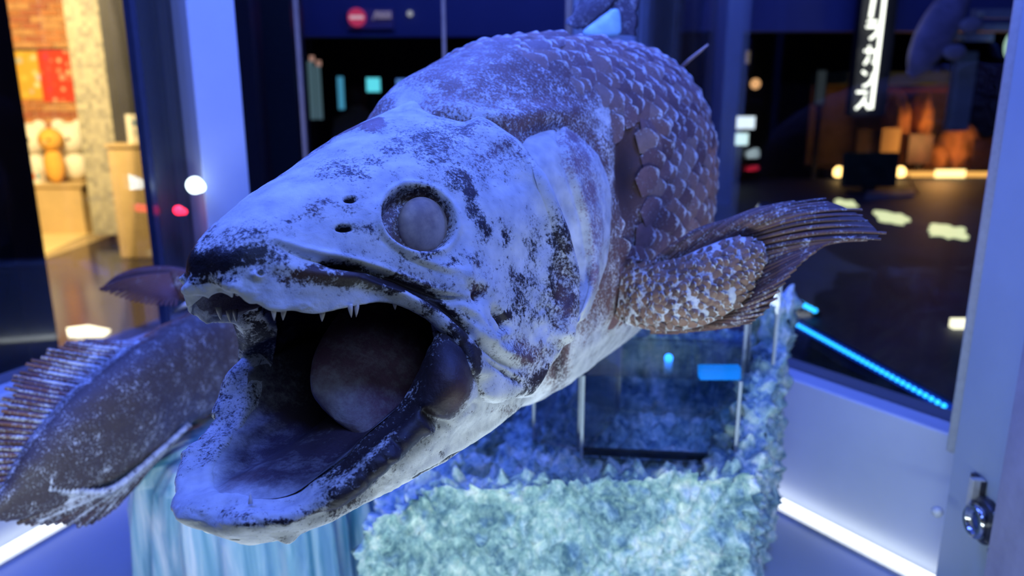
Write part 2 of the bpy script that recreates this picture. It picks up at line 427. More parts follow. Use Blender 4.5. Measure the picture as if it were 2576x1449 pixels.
def smooth_n(n, cen, V):
    # round the rim: blend towards the outward direction near the border
    w = np.minimum(np.minimum(u, 1-u), np.minimum(v, 1-v))[..., None]; out = V-cen; out = out/np.linalg.norm(out, axis=-1, keepdims=True)
    k = sstep(.05, 0, w); m = n*(1-k)+(n+out)*k; return m/np.linalg.norm(m, axis=-1, keepdims=True)
cenb = np.array([.12, 1.08, .9]); nt = smooth_n(nt, cenb, top)
Vt = rough(top, nt)
blocks.append(grid_block(Vt, {}))
per = np.concatenate([Vt[:, 0], Vt[-1, 1:], Vt[::-1, -1][1:], Vt[0, ::-1][1:]])
per0 = np.concatenate([top[:, 0], top[-1, 1:], top[::-1, -1][1:], top[0, ::-1][1:]])
nz = 70; zz = np.linspace(0, 1, nz)
wall = np.zeros((nz, len(per), 3))
for i, k in enumerate(zz):
    wall[i] = per0; wall[i, :, 2] = per0[:, 2]*(1-k)+(ZF+.001)*k
tang = np.gradient(per0[:, :2], axis=0); nn = np.stack([tang[:, 1], -tang[:, 0], tang[:, 0]*0], -1); nn /= np.linalg.norm(nn, axis=1, keepdims=True)+1e-9
sg = np.sign(((per0-cenb)*nn).sum(1).mean()); nn *= sg
for _ in range(3): nn = (np.roll(nn, 2, 0)+nn+np.roll(nn, -2, 0)); nn /= np.linalg.norm(nn, axis=1, keepdims=True)
wr = rough(wall, np.broadcast_to(nn, wall.shape).copy()); wr[..., 2] = np.maximum(wr[..., 2], ZF+.001)
k = sstep(.06, 0, zz)[:, None, None]; wr = wr*(1-k)+(wr-wr[0:1]+per)*k; wr[0] = per
blocks.append(grid_block(wr, {}))
o = link(join_grids(blocks), 'ice_block', M['ice_rough'])
tag(o, 'rough frosty greenish block of ice with a notch for the acrylic stand', 'ice block')
# ribbed block
na, nz = 420, 150
an = np.linspace(0, 2*np.pi, na+1)[:-1]; zz = np.linspace(0, 1, nz)
Z, AN = np.meshgrid(zz, an, indexing='ij')
prof = np.interp(Z, [0, .55, .78, .9, .97, 1], [1.06, 1.02, .97, .86, .60, .02])
rib = .055*np.sin(AN*17+2.5*np.sin(AN*3))+.045*np.sin(AN*31+Z*1.5)+.06*(fbm(np.stack([np.cos(AN)*7, np.sin(AN)*7, Z*1.4], -1), 1, 3, 111)-.5)
se = lambda c: np.sign(c)*np.abs(c)**.75
rx, ry = .190, .165
Vi = np.stack([-.392+rx*prof*(1+rib)*se(np.cos(AN)), 1.13+ry*prof*(1+rib)*se(np.sin(AN)), ZF+.001+Z*.25], -1)
o = link(grid_mesh(Vi, True), 'ice_column', M['ice_smooth'])
tag(o, 'smooth pale blue ice block with upright ribs under the lower jaw', 'ice block')

# ------------------------------------------------------------------ acrylic stands
def acrylic_mat():
    n = NT('clear_acrylic'); n.n.remove(n.p)
    tr = n.node('ShaderNodeBsdfTransparent'); tr.inputs[0].default_value = (.975, .985, .995, 1)
    gl = n.node('ShaderNodeBsdfGlossy'); gl.inputs['Roughness'].default_value = .03
    fr = n.node('ShaderNodeFresnel'); fr.inputs[0].default_value = 1.49
    mx = n.node('ShaderNodeMixShader'); n.link(n.math('MULTIPLY', fr.outputs[0], .55), mx.inputs[0]); n.link(tr.outputs[0], mx.inputs[1]); n.link(gl.outputs[0], mx.inputs[2]); n.link(mx.outputs[0], n.out.inputs[0]); return n.m
M['acrylic'] = acrylic_mat()
M['acrylic_edge'] = plain('polished_acrylic_edge', (.70, .80, .95), .25, var=.1, scale=40, Alpha=.8)
def acrylic_box(name, label, foots, z0, z1, cat='stand', walls=(0, 1, 2, 3), top=True, th=.005):
    c = np.mean([np.array(f[:2]) for f in foots], 0); t = thing(name, label, cat, (c[0], c[1], z0))
    n = len(foots)
    for i in walls:
        p, q = np.array(foots[i][:2]), np.array(foots[(i+1) % n][:2])
        MB().slab(p, q, th, z0, z1).build('panel', M['acrylic'], t)
    for i in range(n):
        p = np.array(foots[i][:2]); d = (c-p)/np.linalg.norm(c-p)*th*.6
        MB().obox((*(p+d), (z0+z1)/2), (th*.42, 0, 0), (0, th*.42, 0), (0, 0, (z1-z0)/2)).build('edge', M['acrylic_edge'], t)
    if top:
        g = [np.array(f[:2]) for f in foots]; MB().hexa([(*k, z1) for k in g], [(*k, z1+th) for k in g]).build('top_plate', M['acrylic'], t)
    return t
b0, b1, b2, b3 = at(1458, 1150, 1.06), at(1850, 1190, 1.04), at(1868, 1120, 1.22), at(1550, 1100, 1.24)
ST_ = acrylic_box('acrylic_stand', 'wide clear acrylic box standing in the notch of the rough ice', [b0, b1, b2, b3], 1.012, 1.135)
e_ = np.array(b1[:2])-np.array(b0[:2]); m_ = (np.array(b0[:2])+np.array(b1[:2]))/2+np.array([.004, .012]); MB().obox((*m_, 1.018), (*(e_*.49), 0), (0, .005, 0), (0, 0, .004)).build('rubber_strip', M['dark_metal'], ST_)
b0, b1, b2, b3 = at(1338, 1180, 1.13), at(1456, 1160, 1.09), at(1550, 1100, 1.26), at(1395, 1120, 1.30)
acrylic_box('acrylic_riser', 'narrow clear acrylic box under the belly, left of the wide one', [b0, b1, b2, b3], 1.012, 1.145, walls=(0, 1, 3))
b0, b1, b2, b3 = at(1868, 900, 1.12), at(1948, 905, 1.10), at(1952, 880, 1.17), at(1880, 878, 1.20)
acrylic_box('acrylic_upright', 'tall clear acrylic upright behind the paddle fin', [b0, b1, b2, b3], 1.125, 1.345, walls=(0, 1, 2))
M['led_blue'] = emit('blue_led', (.02, .22, 1.0), 5.0, (.02, .05, .2))
c = at(1810, 936, 1.10); o = MB().obox(c, (.030, 0, 0), (0, .008, 0), (0, .003, .0085)).build('blue_led_bar', emit('cyan_blue_led', (.0, .24, 1.0), 2.2, (.02, .05, .2)), None, bevel=.002)
tag(o, 'short glowing blue light bar on the rim of the wide acrylic box', 'light')
for x, y, r_ in [(1681, 900, .006), (1590, 888, .0035)]:
    pass
for x, y, d_, r_, nm, col, s_, lb in ((490, 466, 1.585, .018, 'white_reflection', (.75, .95, 1.0), 5, 'small round white light reflection on the blue corner post'), (449, 529, 1.60, .010, 'red_reflection', (1.0, .02, .06), 4, 'small red light reflection left of the round white one')):
    c = at(x, y, d_); o = MB().lathe(c, -Fv+np.array([.0, 0, 0]), [(-.03, r_*.6), (0, r_), (.006, r_*.9), (.010, r_*.4)], 20).build('post_reflection', emit(nm, col, s_), None, True); tag(o, lb, 'lamp')  # reflected spots of light, built as small glowing knobs
c = at(1681, 900, 1.10); o = MB().lathe(c, -Fv, [(0, .002), (.002, .0062), (.005, .006), (.007, .002)], 16).build('blue_led_dot', M['led_blue'], None, True)
tag(o, 'tiny glowing blue LED dot under the paddle fin', 'light')
# ================================================================== THE HALL OUTSIDE THE CASE
def gloss_floor():
    n = NT('dark_polished_floor'); f = n.noise(3, 3, .5, n.geo())
    n.set(Base_Color=n.ramp(f, [(.3, (.012, .014, .03)), (.7, (.022, .025, .05))]), Roughness=.16); n.bump(n.noise(14, 3, .5, n.geo()), .05, .01); return n.m
M['floor_dark'] = gloss_floor()
M['navy'] = plain('navy_painted_wall', (.07, .09, .30), .6, var=.1, scale=2)
M['black'] = plain('matt_black', (.012, .014, .022), .55, var=.2, scale=6)
M['dark_grey'] = plain('dark_grey_panel', (.045, .045, .05), .5, var=.15, scale=6)
M['tan_floor'] = plain('tan_stone_floor', (.50, .40, .25), .22, var=.1, scale=3)
M['wood'] = plain('pale_wood', (.62, .45, .22), .5, var=.1, scale=5)
M['white_toy'] = plain('white_plush', (.90, .86, .74), .9, var=.05, scale=30)
M['orange_toy'] = plain('orange_plush', (.85, .45, .08), .9, var=.12, scale=30)
struct(MB().box(-9, 9, -4, 14, -.05, 0).build('floor', M['floor_dark']))
struct(MB().box(-9, 9, -4, 14, 4.0, 4.05).build('ceiling', M['black']))
struct(MB().box(-9, 9, 13.0, 13.1, 0, 4).build('wall_back', M['black']))
struct(MB().box(-9, 9, -4.1, -4, 0, 4).build('wall_front', M['black']))
struct(MB().box(9, 9.1, -4, 14, 0, 4).build('wall_east', M['black']))
struct(MB().box(-9.1, -9, -4, 14, 0, 4).build('wall_left', M['black']))
def pbox(px0, px1, py0, py1, Y, dep=.2, mb=None):
    """box whose front at distance Y covers a pixel rectangle"""
    a, b = ony(px0, (py0+py1)/2, Y), ony(px1, (py0+py1)/2, Y); z1 = ony((px0+px1)/2, py0, Y)[2]; z0 = ony((px0+px1)/2, py1, Y)[2]
    return (mb or MB()).box(a[0], b[0], Y, Y+dep, z0, z1)
# header boards of the dark rooms behind
b = MB(); a = ony(700, 50, 6.0); c = ony(1560, 50, 6.0); z0 = ony(1000, 92, 6.0)[2]; b.box(a[0], c[0], 6.0, 6.15, z0, 4); o = struct(b.build('wall_header_centre', M['navy']))
b = MB(); a = ony(1720, 50, 6.0); c = ony(2900, 50, 6.0); z0 = ony(2000, 78, 6.0)[2]; b.box(a[0], c[0], 6.02, 6.15, z0, 4); o = struct(b.build('wall_header_right', M['navy']))
struct(pbox(1796, 1862, -200, 560, 5.9, .3).build('trim_20', plain('slate_blue_pillar', (.10, .13, .32), .5)))
struct(pbox(640, 745, -200, 700, 5.2, .3).build('trim_21', plain('slate_green_panel', (.05, .07, .09), .4)))
# ---- left: lit souvenir corner
YS = 9.2
struct(MB().box(-9, ony(330, 300, YS)[0], 4.2, 11, 0, .004).build('floor_shop', M['tan_floor']))
wb = MB(); xa, xb = ony(-60, 300, YS)[0], ony(215, 300, YS)[0]
wall = wb.box(xa-1.2, xb+.25, YS+.012, YS+.2, 0, 4.0).build('wall_brick', plain('mortar', (.62, .44, .26), .9, var=.08, scale=30)); wall['kind'] = 'structure'
bm_ = MB().box(-.105, .105, -.010, .02, -.029, .029); bme = pydata(bm_.v, bm_.f)
brick_m = [plain('brick_orange', (.60, .24, .09), .85, var=.18, scale=12), plain('brick_red', (.48, .16, .08), .85, var=.2, scale=12), plain('brick_tan', (.66, .34, .14), .85, var=.15, scale=12)]
bmes = []
for m in brick_m:
    k = bme.copy(); k.materials.append(m); bmes.append(k)
zt, zb = ony(100, -30, YS)[2], ony(100, 470, YS)[2]
row = 0; z = zb
while z < zt+.1:
    x = xa-.1+(row % 2)*.115
    while x < xb+.15:
        o = bpy.data.objects.new('brick', random.choice(bmes)); COL.objects.link(o); o.parent = wall; o.location = (x, YS+random.uniform(-.004, .004), z); x += .230
    z += .071; row += 1
# mosaic column, dark column
def mosaic():
    n = NT('grey_mosaic_tiles'); P = n.geo(); v = n.node('ShaderNodeTexBrick'); mp = n.node('ShaderNodeMapping'); mp.inputs['Rotation'].default_value = (math.pi/2, 0, 0)
    n.link(P, mp.inputs['Vector']); n.link(mp.outputs[0], v.inputs['Vector']); v.offset = 0
    v.inputs['Color1'].default_value = (.52, .48, .34, 1); v.inputs['Color2'].default_value = (.24, .23, .18, 1); v.inputs['Mortar'].default_value = (.50, .46, .34, 1)
    v.inputs['Scale'].default_value = 1; v.inputs['Brick Width'].default_value = .05; v.inputs['Row Height'].default_value = .05; v.inputs['Mortar Size'].default_value = .003
    n.set(Base_Color=v.outputs['Color'], Roughness=.5); return n.m
struct(pbox(176, 268, -300, 590, 8.0, .5).build('trim_22', mosaic()))
struct(pbox(263, 345, -300, 600, 7.4, .3).build('trim_23', M['dark_grey']))
x0, x1 = ony(-400, 435, 3.0)[0], ony(2, 435, 3.0)[0]
struct(MB().box(x0, x1, 3.0, 3.2, 0, 4).build('trim_24', M['black']))
x0, x1 = ony(372, 300, 4.4)[0], ony(648, 300, 4.4)[0]
struct(MB().box(x0, x1, 4.4, 4.6, 0, 4).build('wall_screen', plain('blue_black_partition', (.025, .035, .07), .5)))
struct(MB().slab(ony(420, 300, 4.6), ony(420, 300, 12.9), -.1, 0, 4).build('wall_light_block', M['black']))  # added wall, out of view, keeps shop light off the dark room
# posters
def poster(name, rect, mat, label):
    t = thing(name, label, 'poster', ony((rect[0]+rect[1])/2, rect[3], YS))
    pbox(*rect, YS-.03, .012).build('sheet', mat, t)
    a = ony(rect[0], rect[2], YS-.03); c = ony(rect[1], rect[2], YS-.03)
    MB().box(a[0], c[0], YS-.035, YS-.012, a[2]-.01, a[2]+.012).build('hanging_bar', M['dark_grey'], t); return t
def splash(name, base, cols, scale):
    n = NT(name); v = n.node('ShaderNodeTexVoronoi'); v.inputs['Scale'].default_value = scale; n.link(n.geo(), v.inputs['Vector'])
    s = n.node('ShaderNodeSeparateColor'); n.link(v.outputs['Color'], s.inputs[0])
    c = n.ramp(s.outputs[0], [(i/len(cols), q) for i, q in enumerate(cols)]); f = n.maprange(v.outputs['Distance'], .25, .42)
    n.set(Base_Color=n.mix(f, c, base), Roughness=.5); return n.m
poster('wall_poster', (18, 100, 126, 250, ), splash('yellow_print', (.80, .45, .06), [(.95, .80, .35), (.85, .85, .75), (.25, .50, .62), (.9, .6, .1)], 9), 'yellow-orange poster with pale and blue blotches on the brick wall')
poster('wall_poster', (101, 178, 124, 255), splash('red_print', (.80, .06, .03), [(.95, .25, .08), (.9, .10, .05), (.95, .7, .4), (.85, .05, .08)], 10), 'red poster with orange blotches on the brick wall')
# counter with soft toys
t = thing('wooden_counter', 'pale wooden counter block under the soft toys', 'counter', (ony(130, 575, 8.6)[0], 8.6, 0))
x0, x1 = ony(52, 500, 8.5)[0], ony(205, 500, 8.5)[0]; zt = ony(130, 470, 8.5)[2]
MB().box(x0, x1, 8.5, 9.0, 0, zt).build('body', M['wood'], t); MB().box(x0-.02, x1+.04, 8.47, 9.03, zt, zt+.035).build('worktop', M['wood'], t)
def blob_mesh(c, r, sq=(1, 1, 1), n=24):
    th_, ph_ = np.meshgrid(np.linspace(0, np.pi, n), np.linspace(0, 2*np.pi, n+1)[:-1], indexing='ij')
    V = np.stack([np.sin(th_)*np.cos(ph_)*sq[0], np.sin(th_)*np.sin(ph_)*sq[1], np.cos(th_)*sq[2]], -1)*r+np.array(c); return grid_mesh(V, True)
zc = zt+.035
def toy(px, py, r, Y, mat, label, ears=True, belly=None):
    c = ony(px, py, Y); t = thing('plush_toy', label, 'toy', (c[0], Y, zc), 'plush toys on the wooden counter')
    hb_ = max(.05, (c[2]-r*.7-zc)); link(blob_mesh((c[0], Y, zc+hb_/2+.0), 1, (r*.85, r*.7, hb_/2)), 'torso', mat, t)
    link(blob_mesh(c, r), 'head', mat, t)
    if ears:
        for s in (-1, 1): link(blob_mesh(c+np.array([s*r*.62, 0, r*.78]), r*.40), 'ear', mat, t)
    for s in (-1, 1): link(blob_mesh(c+np.array([s*r*.36, -r*.9, r*.05]), r*.12, n=10), 'eye', M['black'], t)
    link(blob_mesh(c+np.array([0, -r*.93, -r*.2]), r*.18, n=10), 'snout', M['wood'], t); return t
toy(78, 352, .19, 8.85, M['white_toy'], 'white soft toy with round ears, leftmost on the counter')
toy(178, 350, .19, 8.85, M['white_toy'], 'white soft toy with round ears at the right end of the counter')
toy(128, 352, .13, 8.58, M['orange_toy'], 'orange soft toy between the two white ones', False)
t = thing('gift_box', 'small cream gift box with coloured stripes in front of the soft toys', 'box', (ony(95, 440, 8.55)[0], 8.55, zc))
a = ony(75, 450, 8.55)[0]; c = ony(108, 450, 8.55)[0]; MB().box(a, c, 8.5, 8.6, zc, zc+.14).build('carton', M['white_toy'], t)
for k, col in enumerate([(.15, .3, .6), (.8, .25, .1), (.2, .5, .6)]): MB().box(a+.02+k*.045, a+.055+k*.045, 8.494, 8.5, zc+.05, zc+.12).build('stripe', plain('print_%d' % k, col, .5), t)
# wooden plinth with a small notice
c0 = ony(281, 470, 7.2); c1 = ony(364, 470, 7.2); zt2 = ony(320, 362, 7.2)[2]
t = thing('wooden_plinth', 'tall plain wooden plinth beside the mosaic column', 'plinth', ((c0[0]+c1[0])/2, 7.3, 0))
MB().box(c0[0], c1[0], 7.2, 7.5, 0, zt2-.03).build('body', M['wood'], t, bevel=.01); MB().box(c0[0]-.01, c1[0]+.01, 7.18, 7.52, zt2-.03, zt2).build('top', M['wood'], t)
t = thing('notice_card', 'upright white card with blue marks on the wooden plinth', 'sign', (ony(333, 362, 7.3)[0], 7.3, zt2))
a = ony(320, 320, 7.3)[0]; c = ony(347, 320, 7.3)[0]; zz_ = ony(333, 288, 7.3)[2]; MB().box(a, c, 7.29, 7.31, zt2, zz_).build('card', M['white_toy'], t)
MB().box(c-.05, c-.005, 7.284, 7.29, zt2+.17, zt2+.21).build('blue_mark', plain('blue_ink', (.08, .25, .45), .5), t); MB().box(c-.05, c-.012, 7.284, 7.29, zt2+.09, zt2+.11).build('grey_mark', plain('grey_ink', (.4, .45, .5), .5), t)
# lit floor area as a pale sheet, lamp reflection as a glowing sheet
p = [onz(x, y, .006) for x, y in ((40, 578), (262, 571), (88, 652), (40, 680))]
o = MB().poly([(q[0], q[1], .012) for q in p]+[(q[0], q[1], .004) for q in p], [(0, 3, 2, 1), (4, 5, 6, 7), (0, 1, 5, 4), (1, 2, 6, 5), (2, 3, 7, 6), (3, 0, 4, 7)]).build('lit_floor_patch', plain('pale_yellow_lit_floor', (.88, .72, .36), .6, var=.05))
tag(o, 'pale yellow patch of lit floor in front of the wooden counter', 'mat')  # stands for light on the floor, there is no mat
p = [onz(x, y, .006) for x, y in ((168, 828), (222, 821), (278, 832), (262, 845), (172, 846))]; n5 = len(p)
o = MB().poly([(q[0], q[1], .014) for q in p]+[(q[0], q[1], .004) for q in p], [tuple(range(n5))[::-1], tuple(range(n5, 2*n5))]+[(i, (i+1) % n5, (i+1) % n5+n5, i+n5) for i in range(n5)]).build('floor_reflection', emit('warm_floor_reflection', (1.0, .88, .58), 4))
tag(o, 'bright white lamp reflection on the tan floor left of the tail', 'light')
# ---- centre: dark room with sign and screens
t = thing('no_entry_sign', 'hanging sign with a red no-entry disc and pale lettering', 'sign', ony(930, 70, 5.96))
pbox(874, 990, 22, 72, 5.96, .04).build('board', plain('violet_sign_board', (.16, .13, .34), .5), t)
c = ony(898, 44, 5.95); MB().lathe(c, (0, -1, 0), [(0, .066), (.012, .066), (.013, .06)], 28).build('red_disc', emit('red_sign', (.9, .06, .16), .55, (.5, .03, .08)), t)
MB().box(c[0]-.05, c[0]+.05, 5.93, 5.938, c[2]-.012, c[2]+.012).build('white_bar', emit('pale_sign', (1, .62, .60), .7, (.6, .5, .5)), t)
pm = emit('sign_lettering', (.75, .62, .72), .35, (.5, .45, .5))
a = ony(938, 50, 5.94); e = ony(946, 28, 5.94); MB().tube([a, e], .004, 6).build('stroke', pm, t)
for px in (952, 965, 978):
    q = ony(px, 38, 5.935)
    MB().box(q[0]-.016, q[0]+.016, 5.93, 5.938, q[2]+.018, q[2]+.024).box(q[0]-.016, q[0]+.016, 5.93, 5.938, q[2]-.022, q[2]-.016).box(q[0]-.016, q[0]-.010, 5.93, 5.938, q[2]-.02, q[2]+.02).box(q[0]+.010, q[0]+.016, 5.93, 5.938, q[2]-.02, q[2]+.02).box(q[0]-.012, q[0]+.012, 5.93, 5.938, q[2]-.003, q[2]+.003).build('character', pm, t)
def glow(name, rect, Y, col, s, label, cat, dep=.03, frame=True):
    c = ony((rect[0]+rect[1])/2, rect[3], Y); t = thing(name, label, cat, c)
    pbox(*rect, Y, dep).build('screen', emit(name+'_glow', col, s), t)
    MB().box(c[0]-.02, c[0]+.02, Y+.01, Y+.05, .70 if c[0] > 1.0 else 0, c[2]+.02).build('stand', M['black'], t)
    if frame: pbox(rect[0]-4, rect[1]+4, rect[2]-4, rect[3]+4, Y+.005, dep).build('housing', M['black'], t)
    return t
glow('wall_screen_panel', (922, 956, 196, 231), 7.5, (.12, .75, .85), 1.3, 'small glowing cyan screen in the dark room behind', 'screen')
glow('light_slot', (850, 865, 193, 275), 7.5, (.08, .40, .62), .8, 'narrow upright cyan light slot left of the small screen', 'light')
glow('wall_screen_panel', (997, 1040, 199, 222), 7.5, (.12, .30, .80), 1.0, 'blue lit screen just above the fish back', 'screen')
c = ony(1032, 35, 5.995); o = MB().lathe(c, (0, -1, 0), [(0, .020), (.02, .022), (.03, .015)], 16).build('spot_lamp', emit('dim_spot', (.8, .8, .85), .5)); tag(o, 'tiny pale round spotlight right of the no-entry sign', 'lamp')
for px, py0, lab in ((783, 140, 'taller'), (800, 152, 'shorter')):
    t = thing('light_column', 'slim greenish glowing column, the %s of the two left of the screens' % lab, 'lamp', ony(px, 300, 6.6))
    pbox(px-6, px+6, py0+14, 300, 6.6, .04).build('column', emit('green_column', (.20, .36, .42), .35), t); pbox(px-5, px+5, py0, py0+14, 6.6, .04).build('tip', emit('warm_tip', (.75, .40, .30), .6), t)
# a visitor far back
t = thing('person', 'distant visitor in a tan top standing in the dark room', 'person', (*ony(901, 280, 7.0)[:2], 0))
cx, cy = ony(901, 280, 7.0)[:2]
def skin_figure(pts, edges, rad, name, mat, parent):
    me = bpy.data.meshes.new(name); me.from_pydata(pts, edges, []); o = link(me, name, mat, parent)
    md = o.modifiers.new('skin', 'SKIN'); me.skin_vertices or None
    for v, r_ in zip(me.skin_vertices[0].data, rad): v.radius = (r_, r_)
    me.skin_vertices[0].data[0].use_root = True
    s_ = o.modifiers.new('sub', 'SUBSURF'); s_.levels = 1; s_.render_levels = 2; return o
zz0 = ony(901, 222, 7.0)[2]; S = zz0/1.72
pp = [(0, 0, .95), (0, 0, 1.2), (0, 0, 1.42), (0, -.01, 1.52), (0, -.01, 1.62), (0, -.01, 1.70), (-.19, 0, 1.40), (-.24, .0, 1.12), (-.24, -.08, .88), (.19, 0, 1.40), (.24, 0, 1.12), (.24, -.08, .88), (-.10, 0, .90), (-.11, 0, .50), (-.11, .02, .06), (-.11, -.12, .04), (.10, 0, .90), (.11, 0, .5), (.11, .02, .06), (.11, -.12, .04)]
ed = [(0, 1), (1, 2), (2, 3), (3, 4), (4, 5), (2, 6), (6, 7), (7, 8), (2, 9), (9, 10), (10, 11), (0, 12), (12, 13), (13, 14), (14, 15), (0, 16), (16, 17), (17, 18), (18, 19)]
rd = [.14, .15, .14, .055, .09, .07, .07, .05, .04, .07, .05, .04, .09, .065, .045, .035, .09, .065, .045, .035]
skin_figure([(cx+x*S, cy+y*S, z*S) for x, y, z in pp], ed, [r_*S for r_ in rd], 'body', plain('tan_clothing', (.20, .15, .10), .8), t)
link(blob_mesh((cx, cy, 1.64*S), .105*S, (.95, 1, 1.15)), 'hair', plain('dark_hair', (.05, .02, .015), .7), t)

# ---- right: dark stage with a lit diorama, sign and glowing reflection shapes
ZS = .70
e0, e1 = onz(1985, 788, ZS), onz(2405, 1012, ZS)
st = thing('stage', 'wide dark glossy stage edged with blue light', 'stage', ((e0[0]+3)/1.5, 4.5, 0))
dv = (e1-e0)/np.linalg.norm(e1-e0)
far0 = np.array([e0[0]+.05, 7.9, ZS]); q = [e1+dv*.6, np.array([7.5, e1[1]-.6, ZS]), np.array([7.5, 7.9, ZS]), far0, e0]
MB().poly([tuple(k) for k in q]+[(k[0], k[1], ZS-.08) for k in q], [tuple(range(5)), tuple(range(9, 4, -1))]+[(i, i+5, (i+1) % 5+5, (i+1) % 5) for i in range(5)]).build('deck', plain('black_gloss', (.014, .022, .075), .6, var=.3, scale=3), st)
q2 = [np.array([k[0]*.97+.12, k[1]*.97+.15]) for k in q]
MB().poly([(*k, ZS-.08) for k in q2]+[(*k, 0) for k in q2], [(i, i+5, (i+1) % 5+5, (i+1) % 5) for i in range(5)]).build('skirt', plain('deep_blue_skirt', (.03, .05, .16), .4), st)
ls = thing('led_tape', 'string of blue LED beads along the near edge of the dark stage', 'light', tuple(e0))
MB().obox((e0+e1)/2+np.array([-.012, 0, -.02]), dv*np.linalg.norm(e1-e0)/2, (.006, 0, 0), (0, 0, .012)).build('tape', emit('blue_tape', (.0, .06, .9), .45, (.02, .04, .2)), ls)
bead = MB().lathe((0, 0, 0), (0, 0, 1), [(-.006, .002), (-.003, .0065), (.003, .0065), (.006, .002)], 10); bmesh_ = pydata(bead.v, bead.f, True); bmesh_.materials.append(emit('blue_bead', (.02, .42, 1.0), 4.0))
L = np.linalg.norm(e1-e0); nb = 36
for k in range(nb):
    p = e0+dv*L*(k+.5)/nb+np.array([-.022, 0, -.015]); o = bpy.data.objects.new('led_bead', bmesh_); COL.objects.link(o); o.parent = ls; o.matrix_parent_inverse = Matrix.Translation(-ls.location); o.location = Vector(p)
ls2 = thing('led_tape', 'short row of bright cyan LED beads above the end of the long string', 'light', tuple(at(2025, 770, 2.9)))
for k in range(6):
    p = at(1992+k*11.5, 752+k*5.8, 2.85); o = bpy.data.objects.new('led_bead', bmesh_); COL.objects.link(o); o.parent = ls2; o.matrix_parent_inverse = Matrix.Translation(-ls2.location); o.location = Vector(p); o.scale = (1.4, 1.4, 1.4)
a, c = at(1985, 755, 2.87), at(2062, 792, 2.87); MB().tube([a, c], .010, 8).build('rail', M['dark_metal'], ls2, True)
pl = emit('pale_yellow_reflection', (.80, .85, .45), 1.35)  # ceiling light reflections, built as flat glowing shapes on the deck
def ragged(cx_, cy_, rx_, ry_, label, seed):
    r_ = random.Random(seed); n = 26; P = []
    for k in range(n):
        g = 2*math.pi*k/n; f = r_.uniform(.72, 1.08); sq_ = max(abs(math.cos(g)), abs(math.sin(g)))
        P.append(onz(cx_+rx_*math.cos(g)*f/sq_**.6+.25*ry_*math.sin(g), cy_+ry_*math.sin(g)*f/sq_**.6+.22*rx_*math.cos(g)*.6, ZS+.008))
    o = MB().poly([tuple(k) for k in P]+[(k[0], k[1], ZS+.001) for k in P], [tuple(range(n))[::-1], tuple(range(n, 2*n))]+[(i, (i+1) % n, (i+1) % n+n, i+n) for i in range(n)]).build('stage_reflection', pl)
    return tag(o, label, 'light', 'ceiling light reflections on the dark stage')
ragged(2128, 511, 30, 9, 'smallest pale yellow light reflection on the stage, above the fin tip', 1)
ragged(2243, 546, 44, 15, 'middle pale yellow light reflection on the dark stage', 2)
ragged(2388, 582, 54, 17, 'largest pale yellow light reflection on the stage, nearest the right post', 3)
o = tag(pbox(2400, 2442, 806, 830, 2.6, .03).build('side_lamp', emit('cream_light', (.95, .9, .6), 2.2)), 'small cream light beside the right post, low down', 'light')
# vertical lit sign: katakana, bar form of the long vowel on top
YB = 5.7
sg_ = thing('lit_sign', 'upright sign of glowing white katakana letters in front of the dark room', 'sign', ony(2170, 300, YB))
white = emit('sign_white', (1.0, 1.0, .84), 3.2)
def sgp(u, v, x0, y0, w, h, lean):                      # letter box coordinates to a point on the sign plane
    return ony(x0+u*w+lean*(1-v)*0, y0+v*h, YB)
SR = .0095
LET = [('bar', 2194, -90, []),
       ('ra', 2178, 50, [[(.15, .08), (.85, .08)], [(.05, .36), (.95, .36), (.85, .62), (.6, .85), (.3, 1)]]),
       ('ka', 2172, 114, [[(.08, .3), (.92, .3), (.88, .75), (.8, .95), (.65, .88)], [(.45, .02), (.45, .35), (.35, .7), (.08, 1)]]),
       ('n', 2166, 172, [[(.12, .15), (.38, .32)], [(.95, .22), (.8, .6), (.5, .85), (.15, .95)]]),
       ('su', 2152, 226, [[(.1, .12), (.85, .12), (.7, .45), (.4, .75), (.02, 1)], [(.58, .55), (.98, 1)]])]
for nm, x0, y0, strokes in LET:
    if nm == 'bar': MB().tube([ony(2208, -60, YB), ony(2190, 44, YB)], .014, 8).build('letter', white, sg_, True); continue
    mb = MB()
    for s_ in strokes: mb.tube([ony(x0+u_*34, y0+v_*48, YB) for u_, v_ in s_], SR, 8)
    mb.build('letter', white, sg_, True)
mb = MB(); mb.tube([ony(2232, -60, YB+.02), ony(2218, 60, YB+.02), ony(2206, 160, YB+.02), ony(2192, 274, YB+.02)], .013, 8); mb.build('lit_edge', white, sg_, True)
a = ony(2140, 290, YB+.06); b_ = ony(2226, 290, YB+.06)
MB().box(a[0], b_[0], YB+.06, YB+.16, ony(2180, 292, YB)[2], ony(2180, -80, YB)[2]).build('board', M['black'], sg_)
# diorama cabinet
YD = 8.0
cab = thing('diorama_cabinet', 'glass display cabinet with an orange lit diorama on the dark stage', 'cabinet', (ony(2300, 440, YD)[0], YD+.3, ZS))
x0, x1 = ony(2118, 320, YD)[0], ony(2560, 320, YD)[0]; z0, z1 = ZS, ony(2300, 205, YD)[2]
MB().box(x0, x1, YD+.9, YD+.95, z0, z1).build('back_panel', plain('brown_backdrop', (.16, .10, .07), .7, var=.5, scale=3), cab)
MB().box(x0, x1, YD, YD+.95, z0, z0+.06).build('base', plain('cabinet_base', (.20, .14, .08), .5), cab)
MB().box(x0, ony(2415, 200, YD)[0], YD, YD+.95, z1-.02, z1+.10).build('top_fascia', plain('green_fascia', (.16, .24, .17), .5, var=.3, scale=4), cab)
zr = ony(2300, 228, YD)[2]; MB().box(ony(2130, 230, YD)[0], ony(2420, 230, YD)[0], YD-.02, YD, zr-.014, zr+.014).build('red_rail', plain('rust_rail', (.34, .10, .05), .5), cab)
